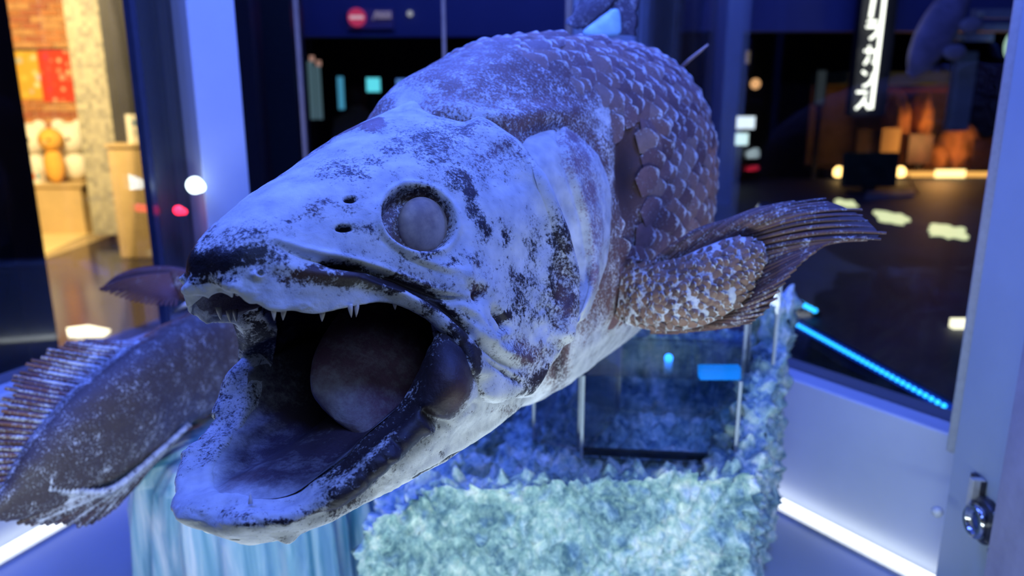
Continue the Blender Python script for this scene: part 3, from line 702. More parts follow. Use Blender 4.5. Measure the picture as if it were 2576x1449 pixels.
zl = ony(2300, 438, YD)[2]; MB().box(ony(2275, 438, YD)[0], ony(2502, 438, YD)[0], YD-.05, YD-.02, zl-.026, zl+.026).build('light_strip', emit('orange_strip', (1.0, .48, .10), 1.5), cab)
MB().box(ony(2345, 438, YD)[0], ony(2420, 438, YD)[0], YD-.06, YD-.05, zl-.03, zl+.05).build('bright_strip', emit('bright_strip', (1.0, .70, .25), 3.5), cab)
MB().box(ony(2415, 330, YD)[0]-.006, ony(2415, 330, YD)[0]+.006, YD-.02, YD, z0, zr).build('front_joint', plain('rust_joint', (.30, .12, .06), .5), cab)
for px, lab in ((2110, 'left'), (2265, 'right')):
    c = ony(px, 432, YD-.3); o = MB().lathe(c-np.array([0, 0, .05]), (0, 0, 1), [(0, .03), (.02, .05), (.07, .05), (.10, .02)], 14).build('uplight', emit('uplight_%s' % lab, (1.0, .60, .18), 6)); tag(o, 'small glowing orange uplight at the %s edge of the black monitor' % ('left' if lab == 'left' else 'right'), 'lamp')
l = bpy.data.lights.new('diorama_light', 'POINT'); l.energy = 18; l.color = (1.0, .45, .12); l.shadow_soft_size = .15; lo = bpy.data.objects.new('diorama_light', l); COL.objects.link(lo); lo.location = (ony(2350, 400, YD)[0], YD-.15, z0+.35)
rock_m = plain('orange_rock', (.55, .24, .10), .85, var=.5, scale=8, bump=.4)
def rock(px, py, w, h, label, seed, col=None):
    c = ony(px, py, YD+.5); th_, ph_ = np.meshgrid(np.linspace(0, np.pi, 26), np.linspace(0, 2*np.pi, 37)[:-1], indexing='ij')
    d = np.stack([np.sin(th_)*np.cos(ph_), np.sin(th_)*np.sin(ph_), np.cos(th_)], -1); r_ = .7+.6*fbm(d*1.6+seed, 1.3, 4, seed)
    base = z0+.06; hh = h*8.5/FP; ww = w*8.5/FP
    V = d*r_[..., None]*np.array([ww, .22, hh])+np.array([c[0], YD+.5, max(base+.0, c[2])]); V[..., 2] = np.maximum(V[..., 2], base)
    return tag(link(grid_mesh(V, True), 'rock', col or rock_m), label, 'rock', 'rocks of the diorama')
rock(2250, 330, 26, 95, 'tall slanting orange rock at the left of the diorama', 3)
rock(2312, 300, 22, 60, 'orange pointed rock in the middle of the diorama', 5)
rock(2410, 370, 44, 60, 'broad rounded orange rock behind the bright strip', 7)
rock(2510, 390, 34, 50, 'low brown rock at the right end of the diorama', 9)
rock(2352, 395, 16, 34, 'low dark rock under the orange pointed one', 11)
for rect, lab in (((2285, 2345, 338, 412), 'dark picture panel standing left of the bright strip'), ((2448, 2520, 348, 425), 'dark reddish picture panel at the right end of the diorama'), ((2155, 2215, 325, 385), 'dark picture panel behind the black monitor')):
    a = ony((rect[0]+rect[1])/2, rect[3], YD+.15)
    t = thing('picture_panel', lab, 'panel', a); pbox(*rect, YD+.15, .03).build('board', plain('dark_print', (.06, .03, .035), .5, var=.5, scale=10), t); zq = ony(rect[0], rect[3], YD+.15)[2]
    MB().box(a[0]-.02, a[0]+.02, YD+.18, YD+.22, z0+.06, zq).build('foot', M['black'], t)
t = thing('cream_panel', 'cream information board left of the dark picture panels', 'sign', ony(2240, 390, YD+.1)); pbox(2217, 2264, 322, 392, YD+.1, .02).build('sheet', plain('cream_card', (.62, .42, .20), .6), t); a = ony(2240, 392, YD+.1); MB().box(a[0]-.02, a[0]+.02, YD+.12, YD+.16, z0+.06, a[2]).build('foot', M['black'], t)
# black monitor on the stage
ym = 6.6; c = ony(2195, 470, ym); t = thing('monitor', 'black monitor standing on the dark stage before the diorama', 'monitor', (c[0], ym, ZS))
pbox(2122, 2260, 384, 470, ym, .05).build('screen', plain('dark_green_screen', (.012, .03, .032), .2, var=.4, scale=8), t, bevel=.01); MB().box(c[0]-.05, c[0]+.05, ym+.05, ym+.10, ZS, c[2]+.15).build('neck', M['black'], t); MB().box(c[0]-.16, c[0]+.16, ym-.02, ym+.16, ZS, ZS+.015).build('foot', M['black'], t)
t = thing('label_board', 'pale grey label board lying below the black monitor', 'sign', onz(2220, 490, ZS)); p = [onz(x, y, ZS) for x, y in ((2180, 486), (2300, 480), (2300, 496), (2175, 502))]
MB().poly([(q_[0], q_[1], ZS+.02) for q_ in p]+[(q_[0], q_[1], ZS) for q_ in p], [(0, 3, 2, 1), (4, 5, 6, 7), (0, 1, 5, 4), (1, 2, 6, 5), (2, 3, 7, 6), (3, 0, 4, 7)]).build('board', plain('pale_label', (.30, .30, .38), .5), t)
# screens and lamps in the dark opening
glow('wall_screen_panel', (1844, 1899, 293, 324), 7.6, (.80, .92, 1.0), 1.6, 'upper white lit screen left of the dark opening', 'screen')
glow('wall_screen_panel', (1846, 1882, 335, 365), 7.6, (.70, .95, .95), 1.5, 'lower, smaller white lit screen left of the dark opening', 'screen')
c = ony(1898, 211, 7.6); o = MB().lathe(c, (0, -1, 0), [(0, .03), (.03, .05), (.05, .03)], 16).build('wall_lamp', emit('orange_lamp', (1.0, .5, .2), 1.2)); tag(o, 'small round orange lamp in the dark opening', 'lamp')
glow('light_slot', (1876, 1886, 128, 160), 7.6, (.5, .38, .25), .35, 'dim narrow upright light above the round orange lamp', 'light')
glow('light_slot', (2054, 2076, 178, 262), 7.8, (.20, .26, .28), .12, 'faint grey upright light left of the katakana sign', 'light')
# hanging fish model, pale pillar and sign boards at top right
t = thing('fish_model', 'hanging pale violet fish model in the blue light at top right', 'model', ony(2350, 60, 5.6))
c = ony(2362, 70, 5.6); ax_ = np.array([.45, 0, .9]); ax_ /= np.linalg.norm(ax_); s_ = np.linspace(0, 1, 40); an_ = np.linspace(0, 2*np.pi, 33)[:-1]
Vf = np.zeros((40, 32, 3))
for i, k in enumerate(s_):
    rr = .16*math.sin(math.pi*min(.98, max(.02, k))**.8)**.7
    Vf[i] = c+ax_*(k-.45)*.80+np.stack([np.cos(an_)*rr*.9*.8, np.sin(an_)*rr*.4, -np.cos(an_)*rr*.5], 1)
link(grid_mesh(Vf, True), 'trunk', plain('violet_model', (.26, .24, .42), .5, var=.35, scale=9), t)
for k in (.3, .55): p = c+ax_*(k-.45)*.8; link(blob_mesh(p+np.array([.16, -.05, -.06]), .07, (1.2, .3, .8), 14), 'fin', plain('violet_fin', (.32, .30, .42), .5), t)
MB().tube([c+np.array([0, 0, .1]), (c[0], c[1], 4.0)], .004, 6).build('wire', M['dark_metal'], t)
o = pbox(2400, 2452, 128, 330, 6.2, .1).build('pale_pillar', plain('pale_blue_pillar', (.22, .27, .42), .5), None, bevel=.02); tag(o, 'pale blue-grey upright panel in front of the diorama', 'panel'); o.location.z = 0
for rect, lab in (((2448, 2572, 22, 46), 'upper pale blue sign bar at top right'), ((2430, 2545, 60, 78), 'middle pale blue sign bar at top right, thinner'), ((2400, 2500, 84, 104), 'lowest pale violet sign bar at top right')):
    t = thing('sign_bar', lab, 'sign', ony((rect[0]+rect[1])/2, rect[3], 5.8)); pbox(*rect, 5.8, .03).build('board', plain('blue_grey_bar', (.24, .28, .48), .5), t)
    a = ony(rect[0]+20, (rect[2]+rect[3])/2, 5.79); MB().box(a[0]-.02, a[0]+.02, 5.785, 5.8, a[2]-.014, a[2]+.014).build('mark', plain('pale_mark', (.5, .55, .62), .5), t)
c = ony(2545, 115, 5.7); o = link(blob_mesh(c, .06, (.8, .8, 1.6)), 'glow_lamp', emit('mint_lamp', (.62, .95, .72), .9)); tag(o, 'mint green glowing lamp beside the right post', 'lamp')
t = thing('hanging_cable', 'thin tan cable drooping in front of the stage', 'cable', onz(2340, 540, ZS)); MB().tube(spline([ony(2285, 440, 7.0), ony(2305, 480, 6.6), ony(2322, 500, 6.5), ony(2336, 510, 6.5)], 14), .009, 8).build('cord', plain('tan_cord', (.34, .20, .12), .6), t, True)
# ================================================================== THE FISH
fish = thing('frozen_fish', 'large frost-covered preserved fish with gaping mouth, held up inside the glass case', 'fish', (0.02, 0.95, 1.05))
TH, RO = math.radians(25), math.radians(8)
_a0 = np.array([-math.sin(TH), -math.cos(TH), 0]); _l0 = np.array([math.cos(TH), -math.sin(TH), 0]); _z = np.array([0, 0, 1.0])
HA = _a0; HL = math.cos(RO)*_l0+math.sin(RO)*_z; HU = math.cos(RO)*_z-math.sin(RO)*_l0     # head axes: forward, towards its left side, up
HO = at(525, 700, .45)                                                                      # tip of the snout
def Hp(x, y, t):
    """head coordinates (forward, sideways, up) of the point t beside the mid plane that shows at a pixel"""
    D = ray(x, y); lam = (t-(CAM-HO)@HL)/(D@HL); q = CAM+D*lam-HO
    return np.array([q@HA, q@HL, q@HU])
def Hw(q): q = np.asarray(q); return HO+q[..., 0:1]*HA+q[..., 1:2]*HL+q[..., 2:3]*HU
MIR = np.array([1, -1, 1.0])
def warp(q):
    """the frozen head is a little askew: its far side sags"""
    q = np.array(q); k = sstep(0, .06, -q[..., 1])*sstep(.02, -.09, q[..., 0])*sstep(.01, -.06, q[..., 2])
    q[..., 2] -= .018*k; q[..., 1] *= 1-.06*k; return q
def halfrings(rings, nj, ni, fold=None):
    """rings of head-space points, mid line first; mirrored, splined across and along"""
    out = []
    for R in rings:
        R = np.array(R); full = np.concatenate([(R*MIR)[::-1], R[1:]]) if abs(R[0][1]) < 1e-9 else np.concatenate([(R*MIR)[::-1], R])
        out.append(spline(full, 2*nj+1))
    out = np.array(out); k = np.arange(len(out), dtype=float)
    return hermite(out, k, np.linspace(0, k[-1], ni))

def blobs(x, y, L):
    r = np.zeros(np.shape(x))
    for bx, by, rx, ry, s in L:
        r = np.maximum(r, s*np.exp(-(((x-bx)/rx)**2+((y-by)/ry)**2)*1.2))
    return r
# ---------------- upper head
RG = [[(553,736,0),(570,741,.006),(585,748,.010)],
[(533,712,0),(562,716,.012),(595,732,.020),(622,764,.023)],
[(527,670,0),(575,680,.016),(630,700,.027),(665,740,.033),(690,782,.035)],
[(535,625,0),(600,630,.020),(670,655,.033),(730,700,.042),(765,750,.046),(790,793,.047)],
[(575,565,0),(650,575,.023),(740,610,.040),(820,660,.053),(860,715,.059),(890,772,.061)],
[(640,505,0),(720,520,.025),(810,555,.044),(895,610,.059),(945,680,.067),(990,764,.072)],
[(715,450,0),(800,465,.028),(890,500,.050),(975,560,.069),(1035,650,.080),(1075,740,.086),(1088,800,.088)],
[(795,395,0),(880,410,.030),(970,440,.055),(1060,500,.076),(1120,600,.091),(1150,720,.100),(1165,800,.103),(1160,862,.103)],
[(870,345,0),(950,360,.031),(1040,390,.059),(1140,450,.085),(1210,560,.103),(1235,700,.111),(1225,820,.113),(1190,935,.111)],
[(935,302,0),(1010,315,.030),(1100,340,.058),(1210,410,.089),(1290,530,.110),(1330,680,.118),(1310,830,.118),(1270,930,.115),(1230,1000,.110)],
[(1000,268,0),(1060,283,.027),(1150,310,.057),(1260,370,.090),(1340,480,.113),(1395,620,.124),(1395,780,.124),(1360,900,.120),(1310,995,.112)],
[(1035,252,0),(1085,286,.026),(1200,318,.062),(1290,375,.094),(1345,455,.113),(1400,575,.126),(1432,700,.130),(1418,840,.128),(1345,985,.114)]]
rings = []; lipU = []
for i, R in enumerate(RG):
    q = [Hp(*p) for p in R]; L = q[-1]
    if i <= 8:
        q += [L+np.array([-.003, -.22*L[1]*.5, .005]), np.array([L[0]-.010, L[1]*.72, L[2]+.016])]
        lipU.append(q[-2].copy())
    else:
        q += [L+np.array([-.002, -.006, -.003]), L+np.array([-.004, -.02, .0])]
    rings.append(np.array(q))
for ds, dt in ((-.003, .95), (-.001, .90)):       # rounded free edge of the gill cover
    q = rings[11].copy() if len(rings) == 12 else rings[12].copy(); q[:, 0] += ds; q[:, 1] *= dt; rings.append(q)
NI, NJ = 380, 180
A = halfrings(rings, NJ, NI)                     # head coordinates
Aw = Hw(warp(A))
nrm = grid_normals(Aw)
if (nrm[NI//2, NJ+NJ//2]@HL) < 0: nrm = -nrm
An = A*np.where(A[..., 1:2] < 0, MIR, 1.0)         # the near-side twin of every vertex
X, Y, _ = project(Hw(An).reshape(-1, 3)); X = X.reshape(A.shape[:2]); Y = Y.reshape(A.shape[:2])
disp = np.zeros_like(X)
def groove(pl, w, depth, taper=True, X=X, Y=Y):
    d, t = seg_dist(X, Y, pl); e = np.exp(-(d/w)**2)*depth
    return e*(np.sin(np.pi*np.clip(t, .02, .98))**.5 if taper else 1)
# eye socket
ex, ey = 1053., 550.
ca, sa = math.cos(math.radians(28)), math.sin(math.radians(28))
U_ = ((X-ex)*ca+(Y-ey)*sa)/98; V_ = (-(X-ex)*sa+(Y-ey)*ca)/80; er = np.sqrt(U_**2+V_**2)
disp += -.0135*sstep(1.0, .86, er)+.0022*np.exp(-((er-1.06)/.09)**2)
# creases of lip, cheek and skull
disp -= groove([(695,615),(760,640),(830,657),(910,672),(1000,705),(1100,748),(1185,756)], 9, .0070)
disp -= groove([(825,660),(870,668),(915,676)], 10, .010)
disp += groove([(690,602),(760,626),(850,642),(960,672),(1060,715),(1150,742)], 9, .0022)
disp -= groove([(905,692),(1010,722),(1100,768),(1180,832),(1260,905),(1300,930)], 9, .0068)
disp += groove([(700,668),(800,690),(900,700),(1010,735),(1090,780),(1150,838),(1182,900),(1186,960)], 18, .0062)
disp += groove([(1200,830),(1260,880),(1330,905)], 14, .004)
disp -= groove([(1225,905),(1270,935),(1310,965)], 6, .004)
disp -= groove([(1195,728),(1215,752)], 15, .010); disp -= groove([(1245,775),(1262,805),(1280,832)], 10, .010)
disp += groove([(1150,760),(1200,790),(1240,850),(1290,835)], 10, .003)
disp -= groove([(1040,345),(1052,400),(1062,455)], 4, .0012)
disp += groove([(1180,640),(1175,700),(1190,735)], 12, .003)
disp += groove([(985,612),(1050,650),(1110,672),(1180,690)], 12, .0028)
disp -= groove([(960,600),(1030,655),(1120,690)], 6, .002)
disp += groove([(1390,600),(1375,680),(1380,760)], 14, .002)
disp += groove([(1200,318),(1285,372),(1340,450),(1395,570),(1428,695),(1415,840)], 24, .0085, False)
disp += blobs(X, Y, [(1290,540,85,110,.003),(1230,610,28,30,-.002),(645,692,18,14,.004),(600,720,40,16,.002)])
for nx, ny, rx, ry, dp in [(880,500,13,7,.006),(866,573,19,8,.007),(655,688,8,6,.006)]:
    disp -= dp*np.exp(-((((X-nx)/rx)**2+((Y-ny)/ry)**2))**2)
disp += .0040*(fbm(Aw, 18, 3, 3)-.5)+.0022*(fbm(Aw, 60, 4, 5)-.5)
rag = blobs(X, Y, [(1380,800,60,110,1),(1180,720,60,40,1),(1300,420,80,60,.8),(600,730,90,25,1),(1260,840,70,50,1),(760,770,160,16,.8)])
disp += rag*.0050*(fbm(Aw, 130, 3, 9)-.45)
fade = sstep(0, .03, np.linspace(0, 1, NI))[:, None]
Aw = Aw+nrm*(disp*fade)[..., None]
# colour: frost cover, the skin under it, and shade drawn along creases
hb = [(590,655,85,40,1.1),(470,690,26,40,1.0),(560,640,85,50,1.1),(640,640,60,36,1.0),(495,665,38,40,1.0),(520,610,50,30,.8),(620,588,75,30,.62),(690,572,50,24,.55),(700,650,40,24,.6),(560,690,110,18,.75),
      (790,520,60,34,.70),(735,540,40,20,.5),(870,435,70,42,.70),(940,400,60,40,.6),(1000,352,60,30,.55),(1105,368,60,36,.72),(1160,425,55,46,.9),(1192,480,32,50,1.0),
      (1212,555,22,56,1.0),(1235,575,32,36,.85),(1170,340,120,22,.55),(1255,400,70,44,.66),(1310,440,60,16,.6),(775,690,85,24,.95),(900,706,120,14,.8),(1020,738,80,14,.7),
      (1110,800,70,16,.7),(1170,870,22,60,.75),(1050,655,80,14,.55),(1130,684,60,20,.66),(1185,660,50,36,.62),(1290,700,50,46,.6),(1300,760,30,46,.6),(1392,640,20,110,.62),(1400,760,34,90,.62),
      (1330,620,20,60,.4),(1050,470,40,20,.5),(990,520,24,30,.4),(1205,740,22,26,1.1),(1262,805,14,36,1.1),(1320,880,60,40,.75),(1350,950,36,50,.95),(1290,950,50,26,.5),(870,540,30,30,.35),(905,600,60,20,.4),(1080,420,30,60,.4)]
Xn = X+100*(fbm(A, 26, 3, 14)-.5)+60*(fbm(A, 95, 3, 15)-.5); Yn = Y+90*(fbm(A, 26, 3, 16)-.5)+60*(fbm(A, 95, 3, 17)-.5)
dk = blobs(Xn, Yn, hb)
dk = np.minimum(dk, .95)*(.72+.56*fbm(A, 34, 3, 8)); fr = .86-.70*dk+.42*(fbm(A, 14, 3, 7)-.5)
fr -= .5*np.exp(-((er-.86)/.14)**2)*(er < 1.02)
inner = np.zeros_like(fr); inner[:, :] = (er < .93)
fr = np.where(er < .93, .35, fr)
dgro, _ = seg_dist(X, Y, [(825,660),(870,668),(915,676)]); fr -= .9*np.exp(-(dgro/9)**2)
for nx, ny, rx, ry in [(880,500,13,7),(866,573,19,8)]: fr -= 1.2*np.exp(-((((X-nx)/rx)**2+((Y-ny)/ry)**2)))
fr += .15*(Y > 745)*(X < 1000)*(Y < 800)
warm = blobs(X, Y, [(1230,380,150,90,.8),(1330,420,60,40,.9),(780,690,110,30,.8),(560,745,60,20,1),(820,775,70,10,1),(1320,880,70,50,1),(1410,800,20,120,1),(1130,690,120,30,.8),(1205,740,30,30,.8),(935,308,34,26,1.0),(800,520,60,40,.5),(er*0,er*0,1,1,0)][:-1])
skin = DARK*(1-warm[..., None])+np.where(X[..., None] > 1180, PURP, BROWN)*warm[..., None]
pin = np.exp(-((((X-935)/36)**2+((Y-308)/26)**2))**3); fr = fr*(1-pin)+.14*pin; skin = skin*(1-pin[..., None])+np.array([.34, .22, .26])*pin[..., None]
skin = np.where((er < .93)[..., None], np.array([.20, .13, .12]), skin)
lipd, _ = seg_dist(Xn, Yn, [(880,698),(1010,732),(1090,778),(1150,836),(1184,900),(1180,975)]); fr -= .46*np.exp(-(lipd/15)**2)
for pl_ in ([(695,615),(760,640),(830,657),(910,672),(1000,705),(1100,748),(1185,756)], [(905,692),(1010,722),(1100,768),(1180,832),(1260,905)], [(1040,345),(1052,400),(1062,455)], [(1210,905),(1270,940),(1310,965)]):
    dl_, _ = seg_dist(X, Y, pl_); fr -= .2*np.exp(-(dl_/5)**2)  # shade in the creases, put in by thinning the frost
nose = blobs(Xn, Yn, [(590,652,70,32,1),(500,678,34,32,1),(640,640,40,28,.9),(560,698,60,12,.8)])
fr -= .40*nose*(.2+1.4*fbm(A, 60, 3, 12)); fr -= .30*blobs(Xn, Yn, [(770,690,70,26,1)])
skin = skin*(1-.6*np.clip(nose, 0, 1)[..., None])
jj = np.arange(2*NJ+1)[None, :]*np.ones((NI, 1)); fold = sstep(.30*NJ, .10*NJ, jj)*sstep(930, 1040, X)*sstep(740, 790, Y)
fr = fr*(1-fold)+.30*fold; skin = skin*(1-fold[..., None])+np.array([.11, .115, .15])*fold[..., None]
fr -= .25*sstep(2*NJ-.10*NJ, 2*NJ-.04*NJ, jj)
# folded-under strips inside the mouth: bare reddish flesh
colj = np.abs(np.arange(2*NJ+1)-NJ)/NJ
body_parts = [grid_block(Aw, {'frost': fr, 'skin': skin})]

# ---------------- lower jaw
JG = [[(575,1357,0),(550,1348,0),(541,1325,0),(550,1296,0),(572,1268,0),(600,1240,0)],
[(640,1353,.019),(618,1343,.023),(606,1325,.025),(612,1300,.025),(632,1276,.022),(655,1252,.018)],
[(740,1342,.036),(730,1332,.043),(722,1318,.047),(722,1294,.046),(730,1268,.040),(738,1244,.034)],
[(830,1318,.048),(825,1300,.056),(820,1283,.061),(812,1252,.060),(806,1225,.053),(800,1200,.046)],
[(930,1265,.056),(920,1248,.066),(912,1235,.072),(898,1195,.073),(882,1165,.064),(870,1145,.056)],
[(1030,1210,.062),(1020,1190,.075),(1002,1168,.083),(972,1128,.083),(948,1102,.073),(930,1085,.064)],
[(1120,1160,.066),(1100,1130,.082),(1072,1095,.091),(1038,1062,.091),(1014,1042,.081),(995,1030,.072)],
[(1200,1100,.070),(1165,1085,.086),(1130,1062,.098),(1085,1005,.100),(1062,965,.089),(1048,950,.080)],
[(1290,1040,.072),(1240,1040,.088),(1182,1010,.104),(1138,925,.107),(1096,885,.096),(1080,870,.086)],
[(1345,1000,.074),(1290,1000,.088),(1205,955,.105),(1160,872,.105),(1122,835,.096),(1100,825,.086)]]
jr = []; lipL = []
for i, R in enumerate(JG):
    q = [Hp(*p) for p in R]; b = q[0]
    under = [np.array([b[0]-.012 if i == 0 else b[0], 0, b[2]-(.004 if i < 2 else .012)])]
    if i > 0: under.append(np.array([b[0], b[1]*.6, b[2]-(.003 if i < 2 else .007)]))
    L = q[-1]; q.append(np.array([L[0]-.006, L[1]*.93, L[2]-.012])); lipL.append(L.copy())
    jr.append(np.array(under+q))
NJI, NJJ = 270, 150
def openrings(rings, nj, ni):
    out = [spline(R, nj) for R in rings]; out = np.array(out); k = np.arange(len(out), dtype=float)
    return hermite(out, k, np.linspace(0, k[-1], ni))
J = openrings(jr, NJJ, NJI)
for side in (1, -1):
    Jw0 = Hw(J)
    X, Y, _ = project(Jw0.reshape(-1, 3)); X = X.reshape(J.shape[:2]); Y = Y.reshape(J.shape[:2])
    Js = J.copy()
    if side < 0: Js = J*MIR
    Jw = Hw(warp(Js)); n = grid_normals(Jw)
    cen = Hw(np.array([-.05, 0, -.10]))
    ref = n[NJI//2, 60]@(HL*side)
    if ref < 0: n = -n
    disp = np.zeros_like(X)
    disp += blobs(X, Y, [(1132,972,48,70,.0095 if side > 0 else .002),(1075,1075,22,22,.003),(940,1160,30,18,.003),(975,1145,26,16,.003)])
    disp -= groove([(1060,1030),(1085,1055),(1130,1070)], 12, .009, X=X, Y=Y)
    disp -= groove([(985,1105),(1000,1130)], 10, .003, X=X, Y=Y)
    disp -= groove([(1195,1015),(1135,1068),(1085,1096),(1030,1156),(945,1234),(850,1290),(740,1325)], 9, .0062, X=X, Y=Y)
    disp += groove([(1100,1045),(1040,1085),(970,1150),(890,1222),(820,1268)], 24, .0055, X=X, Y=Y)
    disp += groove([(1290,1030),(1210,1085),(1100,1160),(1000,1215)], 12, .003, X=X, Y=Y)
    disp -= groove([(1200,1108),(1110,1160),(1040,1200)], 4, .0025, X=X, Y=Y)
    disp += blobs(X, Y, [(720,1350,30,8,.005)])
    disp += .004*(fbm(Jw, 20, 3, 21)-.5)+.0026*(fbm(Jw, 70, 4, 23)-.5)+.0022*blobs(X, Y, [(600,1290,200,50,1),(900,1210,150,60,1)])*(fbm(Jw, 240, 2, 24)-.5)
    Jw = Jw+n*disp[..., None]
    crest, par = seg_dist(X, Y, [(830,1272),(900,1215),(985,1142),(1050,1072),(1110,1030),(1150,950),(1160,900)])
    dk = 1.0*np.exp(-(crest/42)**2)*sstep(780, 860, X)
    dk = np.maximum(dk, blobs(X, Y, [(1130,975,60,80,.74),(1350,960,30,40,.8),(1275,1030,60,20,.5),(470,1230,16,90,.5),(600,1295,40,14,.5),(640,1320,60,8,.55),(720,1312,60,8,.6),(800,1290,50,10,.6),(540,1285,50,14,.5),(1110,1140,10,10,.5)]))
    lite, _ = seg_dist(X, Y, [(850,1225),(925,1160),(960,1120),(1020,1060),(1050,1030)]); dk -= .4*np.exp(-(lite/10)**2)
    if side < 0: dk = dk*.35
    fr = .88-.76*np.clip(dk, 0, 1.0)+.34*(fbm(Jw, 16, 3, 25)-.5)
    jc = np.linspace(0, 1, NJJ)[None, :]; fr -= (.55 if side > 0 else .25)*sstep(.76, .86, jc)*sstep(740, 900, X)
    gap, _ = seg_dist(X, Y, [(1200,1108),(1110,1160),(1040,1200)]); fr -= .8*np.exp(-(gap/4)**2)
    wk = blobs(X, Y, [(1140,985,45,60,.9),(1270,1035,70,24,.8)])
    skin = DARK*1.3*(1-wk[..., None])+np.array([.17, .09, .075])*wk[..., None]
    body_parts.append(grid_block(Jw, {'frost': fr, 'skin': skin}))

# ---------------- lining of the mouth: a bag from the lip rim back to the throat
rim = np.array([p for p in lipU] + [np.array(p) for p in lipL[8::-1]])
rim = spline(rim, 90)
full = np.concatenate([rim, (rim*MIR)[::-1][1:-1]])
c0 = np.array([-.055, 0, -.075])
ks = [(1.0, 0), (.985, -.012), (.965, -.03), (.93, -.06), (.87, -.09), (.78, -.125), (.64, -.16), (.46, -.19), (.25, -.21), (.02, -.22)]
bag = []
for f, s in ks: bag.append(np.array([c0[0]+s, 0, c0[2]+.06*(-s)])+(full-c0)*np.array([.25*f if False else f*max(0.2, 1-abs(s)*4.5), f, f]))
bag = hermite(np.array(bag), np.arange(len(bag), dtype=float), np.linspace(0, len(bag)-1, 90))
bw = Hw(warp(bag)); bw = bw+.008*(fbm(bw, 22, 4, 31)-.5)[..., None]*np.array([1, 1, 1])
d_ = np.linspace(0, 1, 90)[:, None]*np.ones(bag.shape[:2])
X, Y, _ = project(bw.reshape(-1, 3)); X = X.reshape(d_.shape); Y = Y.reshape(d_.shape)
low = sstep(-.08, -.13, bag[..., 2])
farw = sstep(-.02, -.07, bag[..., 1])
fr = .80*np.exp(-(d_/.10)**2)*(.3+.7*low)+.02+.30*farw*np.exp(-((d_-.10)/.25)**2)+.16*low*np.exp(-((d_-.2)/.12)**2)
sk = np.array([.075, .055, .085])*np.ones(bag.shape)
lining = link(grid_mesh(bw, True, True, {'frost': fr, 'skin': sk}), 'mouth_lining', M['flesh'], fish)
lining['label'] = 'dark purple frosted lining of the open mouth'

# ---------------- gill flap behind the cover
BG = [[(1230,360,.066),(1285,340,.078),(1350,318,.086),(1425,300,.090)],
[(1255,400,.085),(1320,372,.098),(1390,345,.106),(1440,330,.106),(1474,345,.102)],
[(1305,480,.103),(1385,435,.116),(1440,408,.120),(1490,395,.119),(1512,410,.114)],
[(1350,585,.114),(1425,540,.126),(1475,510,.129),(1518,480,.127),(1533,485,.122)],
[(1385,690,.119),(1455,635,.130),(1495,605,.132),(1524,575,.129),(1534,575,.124)],
[(1395,780,.120),(1458,725,.130),(1490,695,.131),(1512,665,.128),(1522,660,.124)],
[(1385,850,.118),(1440,800,.127),(1465,775,.128),(1484,750,.126),(1494,745,.122)],
[(1360,920,.114),(1405,870,.122),(1425,850,.123),(1440,830,.122),(1449,825,.119)],
[(1330,980,.107),(1362,940,.114),(1378,922,.115),(1392,905,.115),(1400,900,.112)],
[(1305,1010,.098),(1330,990,.104),(1342,978,.106),(1352,968,.106),(1358,966,.104)]]
br = []
for R in BG:
    x0_ = R[0][0]; q = [Hp(x, y, t-((.015 if k == 0 else .012 if k == 1 else .004) if x0_ > 1340 else (.006 if k < 2 else .002))) for k, (x, y, t) in enumerate(R)]; L = q[-1]; q += [L+np.array([-.003, -.006, 0]), L+np.array([.006, -.012, 0])]; br.append(np.array(q))
B = openrings(br, 100, 200); Bw = Hw(B); n = grid_normals(Bw)
if n[100, 40]@HL < 0: n = -n
X, Y, _ = project(Bw.reshape(-1, 3)); X = X.reshape(B.shape[:2]); Y = Y.reshape(B.shape[:2])
disp = .005*(fbm(Bw, 22, 3, 41)-.5)+.002*(fbm(Bw, 70, 4, 43)-.5)
sep = [(1400,300),(1425,420),(1460,540),(1478,640),(1480,720),(1450,800)]
disp -= groove(sep, 7, .003, False, X, Y); disp += groove([(x+14, y) for x, y in sep], 10, .0025, False, X, Y)
disp += groove([(1300,390),(1380,480),(1430,600)], 12, .003, X=X, Y=Y)
Bw = Bw+n*disp[..., None]
dsep = blobs(X, Y, [(1455,400,42,70,.80),(1482,480,36,80,.80),(1497,580,26,90,.74),(1492,690,18,60,.66),(1440,345,44,30,.8),(1428,830,16,50,.9),(1455,730,12,60,.6)])
fr = .93-.75*dsep
skin = np.array([.42, .27, .33])*np.ones(B.shape)
brn = blobs(X, Y, [(1425,830,20,70,1)]); skin = skin*(1-brn[..., None])+BROWN*brn[..., None]
body_parts.append(grid_block(Bw, {'frost': fr, 'skin': skin}))

# ---------------- trunk and tail, swept along the bent spine
def cst(x, y, d): return at(x, y, d)
ST = [(Hw(np.array([-.185, 0, -.02])), .072, .095, .10), (Hw(np.array([-.25, 0, -.03])), .094, .142, .14), (Hw(np.array([-.32, 0, -.03])), .106, .166, .176),
      (Hw(np.array([-.40, 0, -.025])), .120, .181, .190), (Hw(np.array([-.50, 0, -.015])), .146, .185, .198), (Hw(np.array([-.61, 0.012, -.005])), .158, .172, .19)]
ST += [(np.array(p)+CAM*np.array([0, 0, 1]), w, h, h2) for p, w, h, h2 in [((.128, 1.13, -.095), .158, .163, .18), ((.13, 1.26, -.12), .135, .155, .15), ((.04, 1.38, -.165), .118, .14, .14),
       ((-.13, 1.41, -.225), .098, .125, .125), ((-.30, 1.35, -.29), .08, .105, .105)]]
ST += [(at(560, 885, 1.27), .062, .088, .088), (at(430, 950, 1.15), .050, .080, .080), (at(310, 1045, 1.04), .042, .078, .080), (at(215, 1120, .98), .034, .070, .076), (at(120, 1195, .93), .026, .05, .055), (at(30, 1262, .89), .014, .024, .026), (at(-30, 1305, .865), .004, .006, .006)]
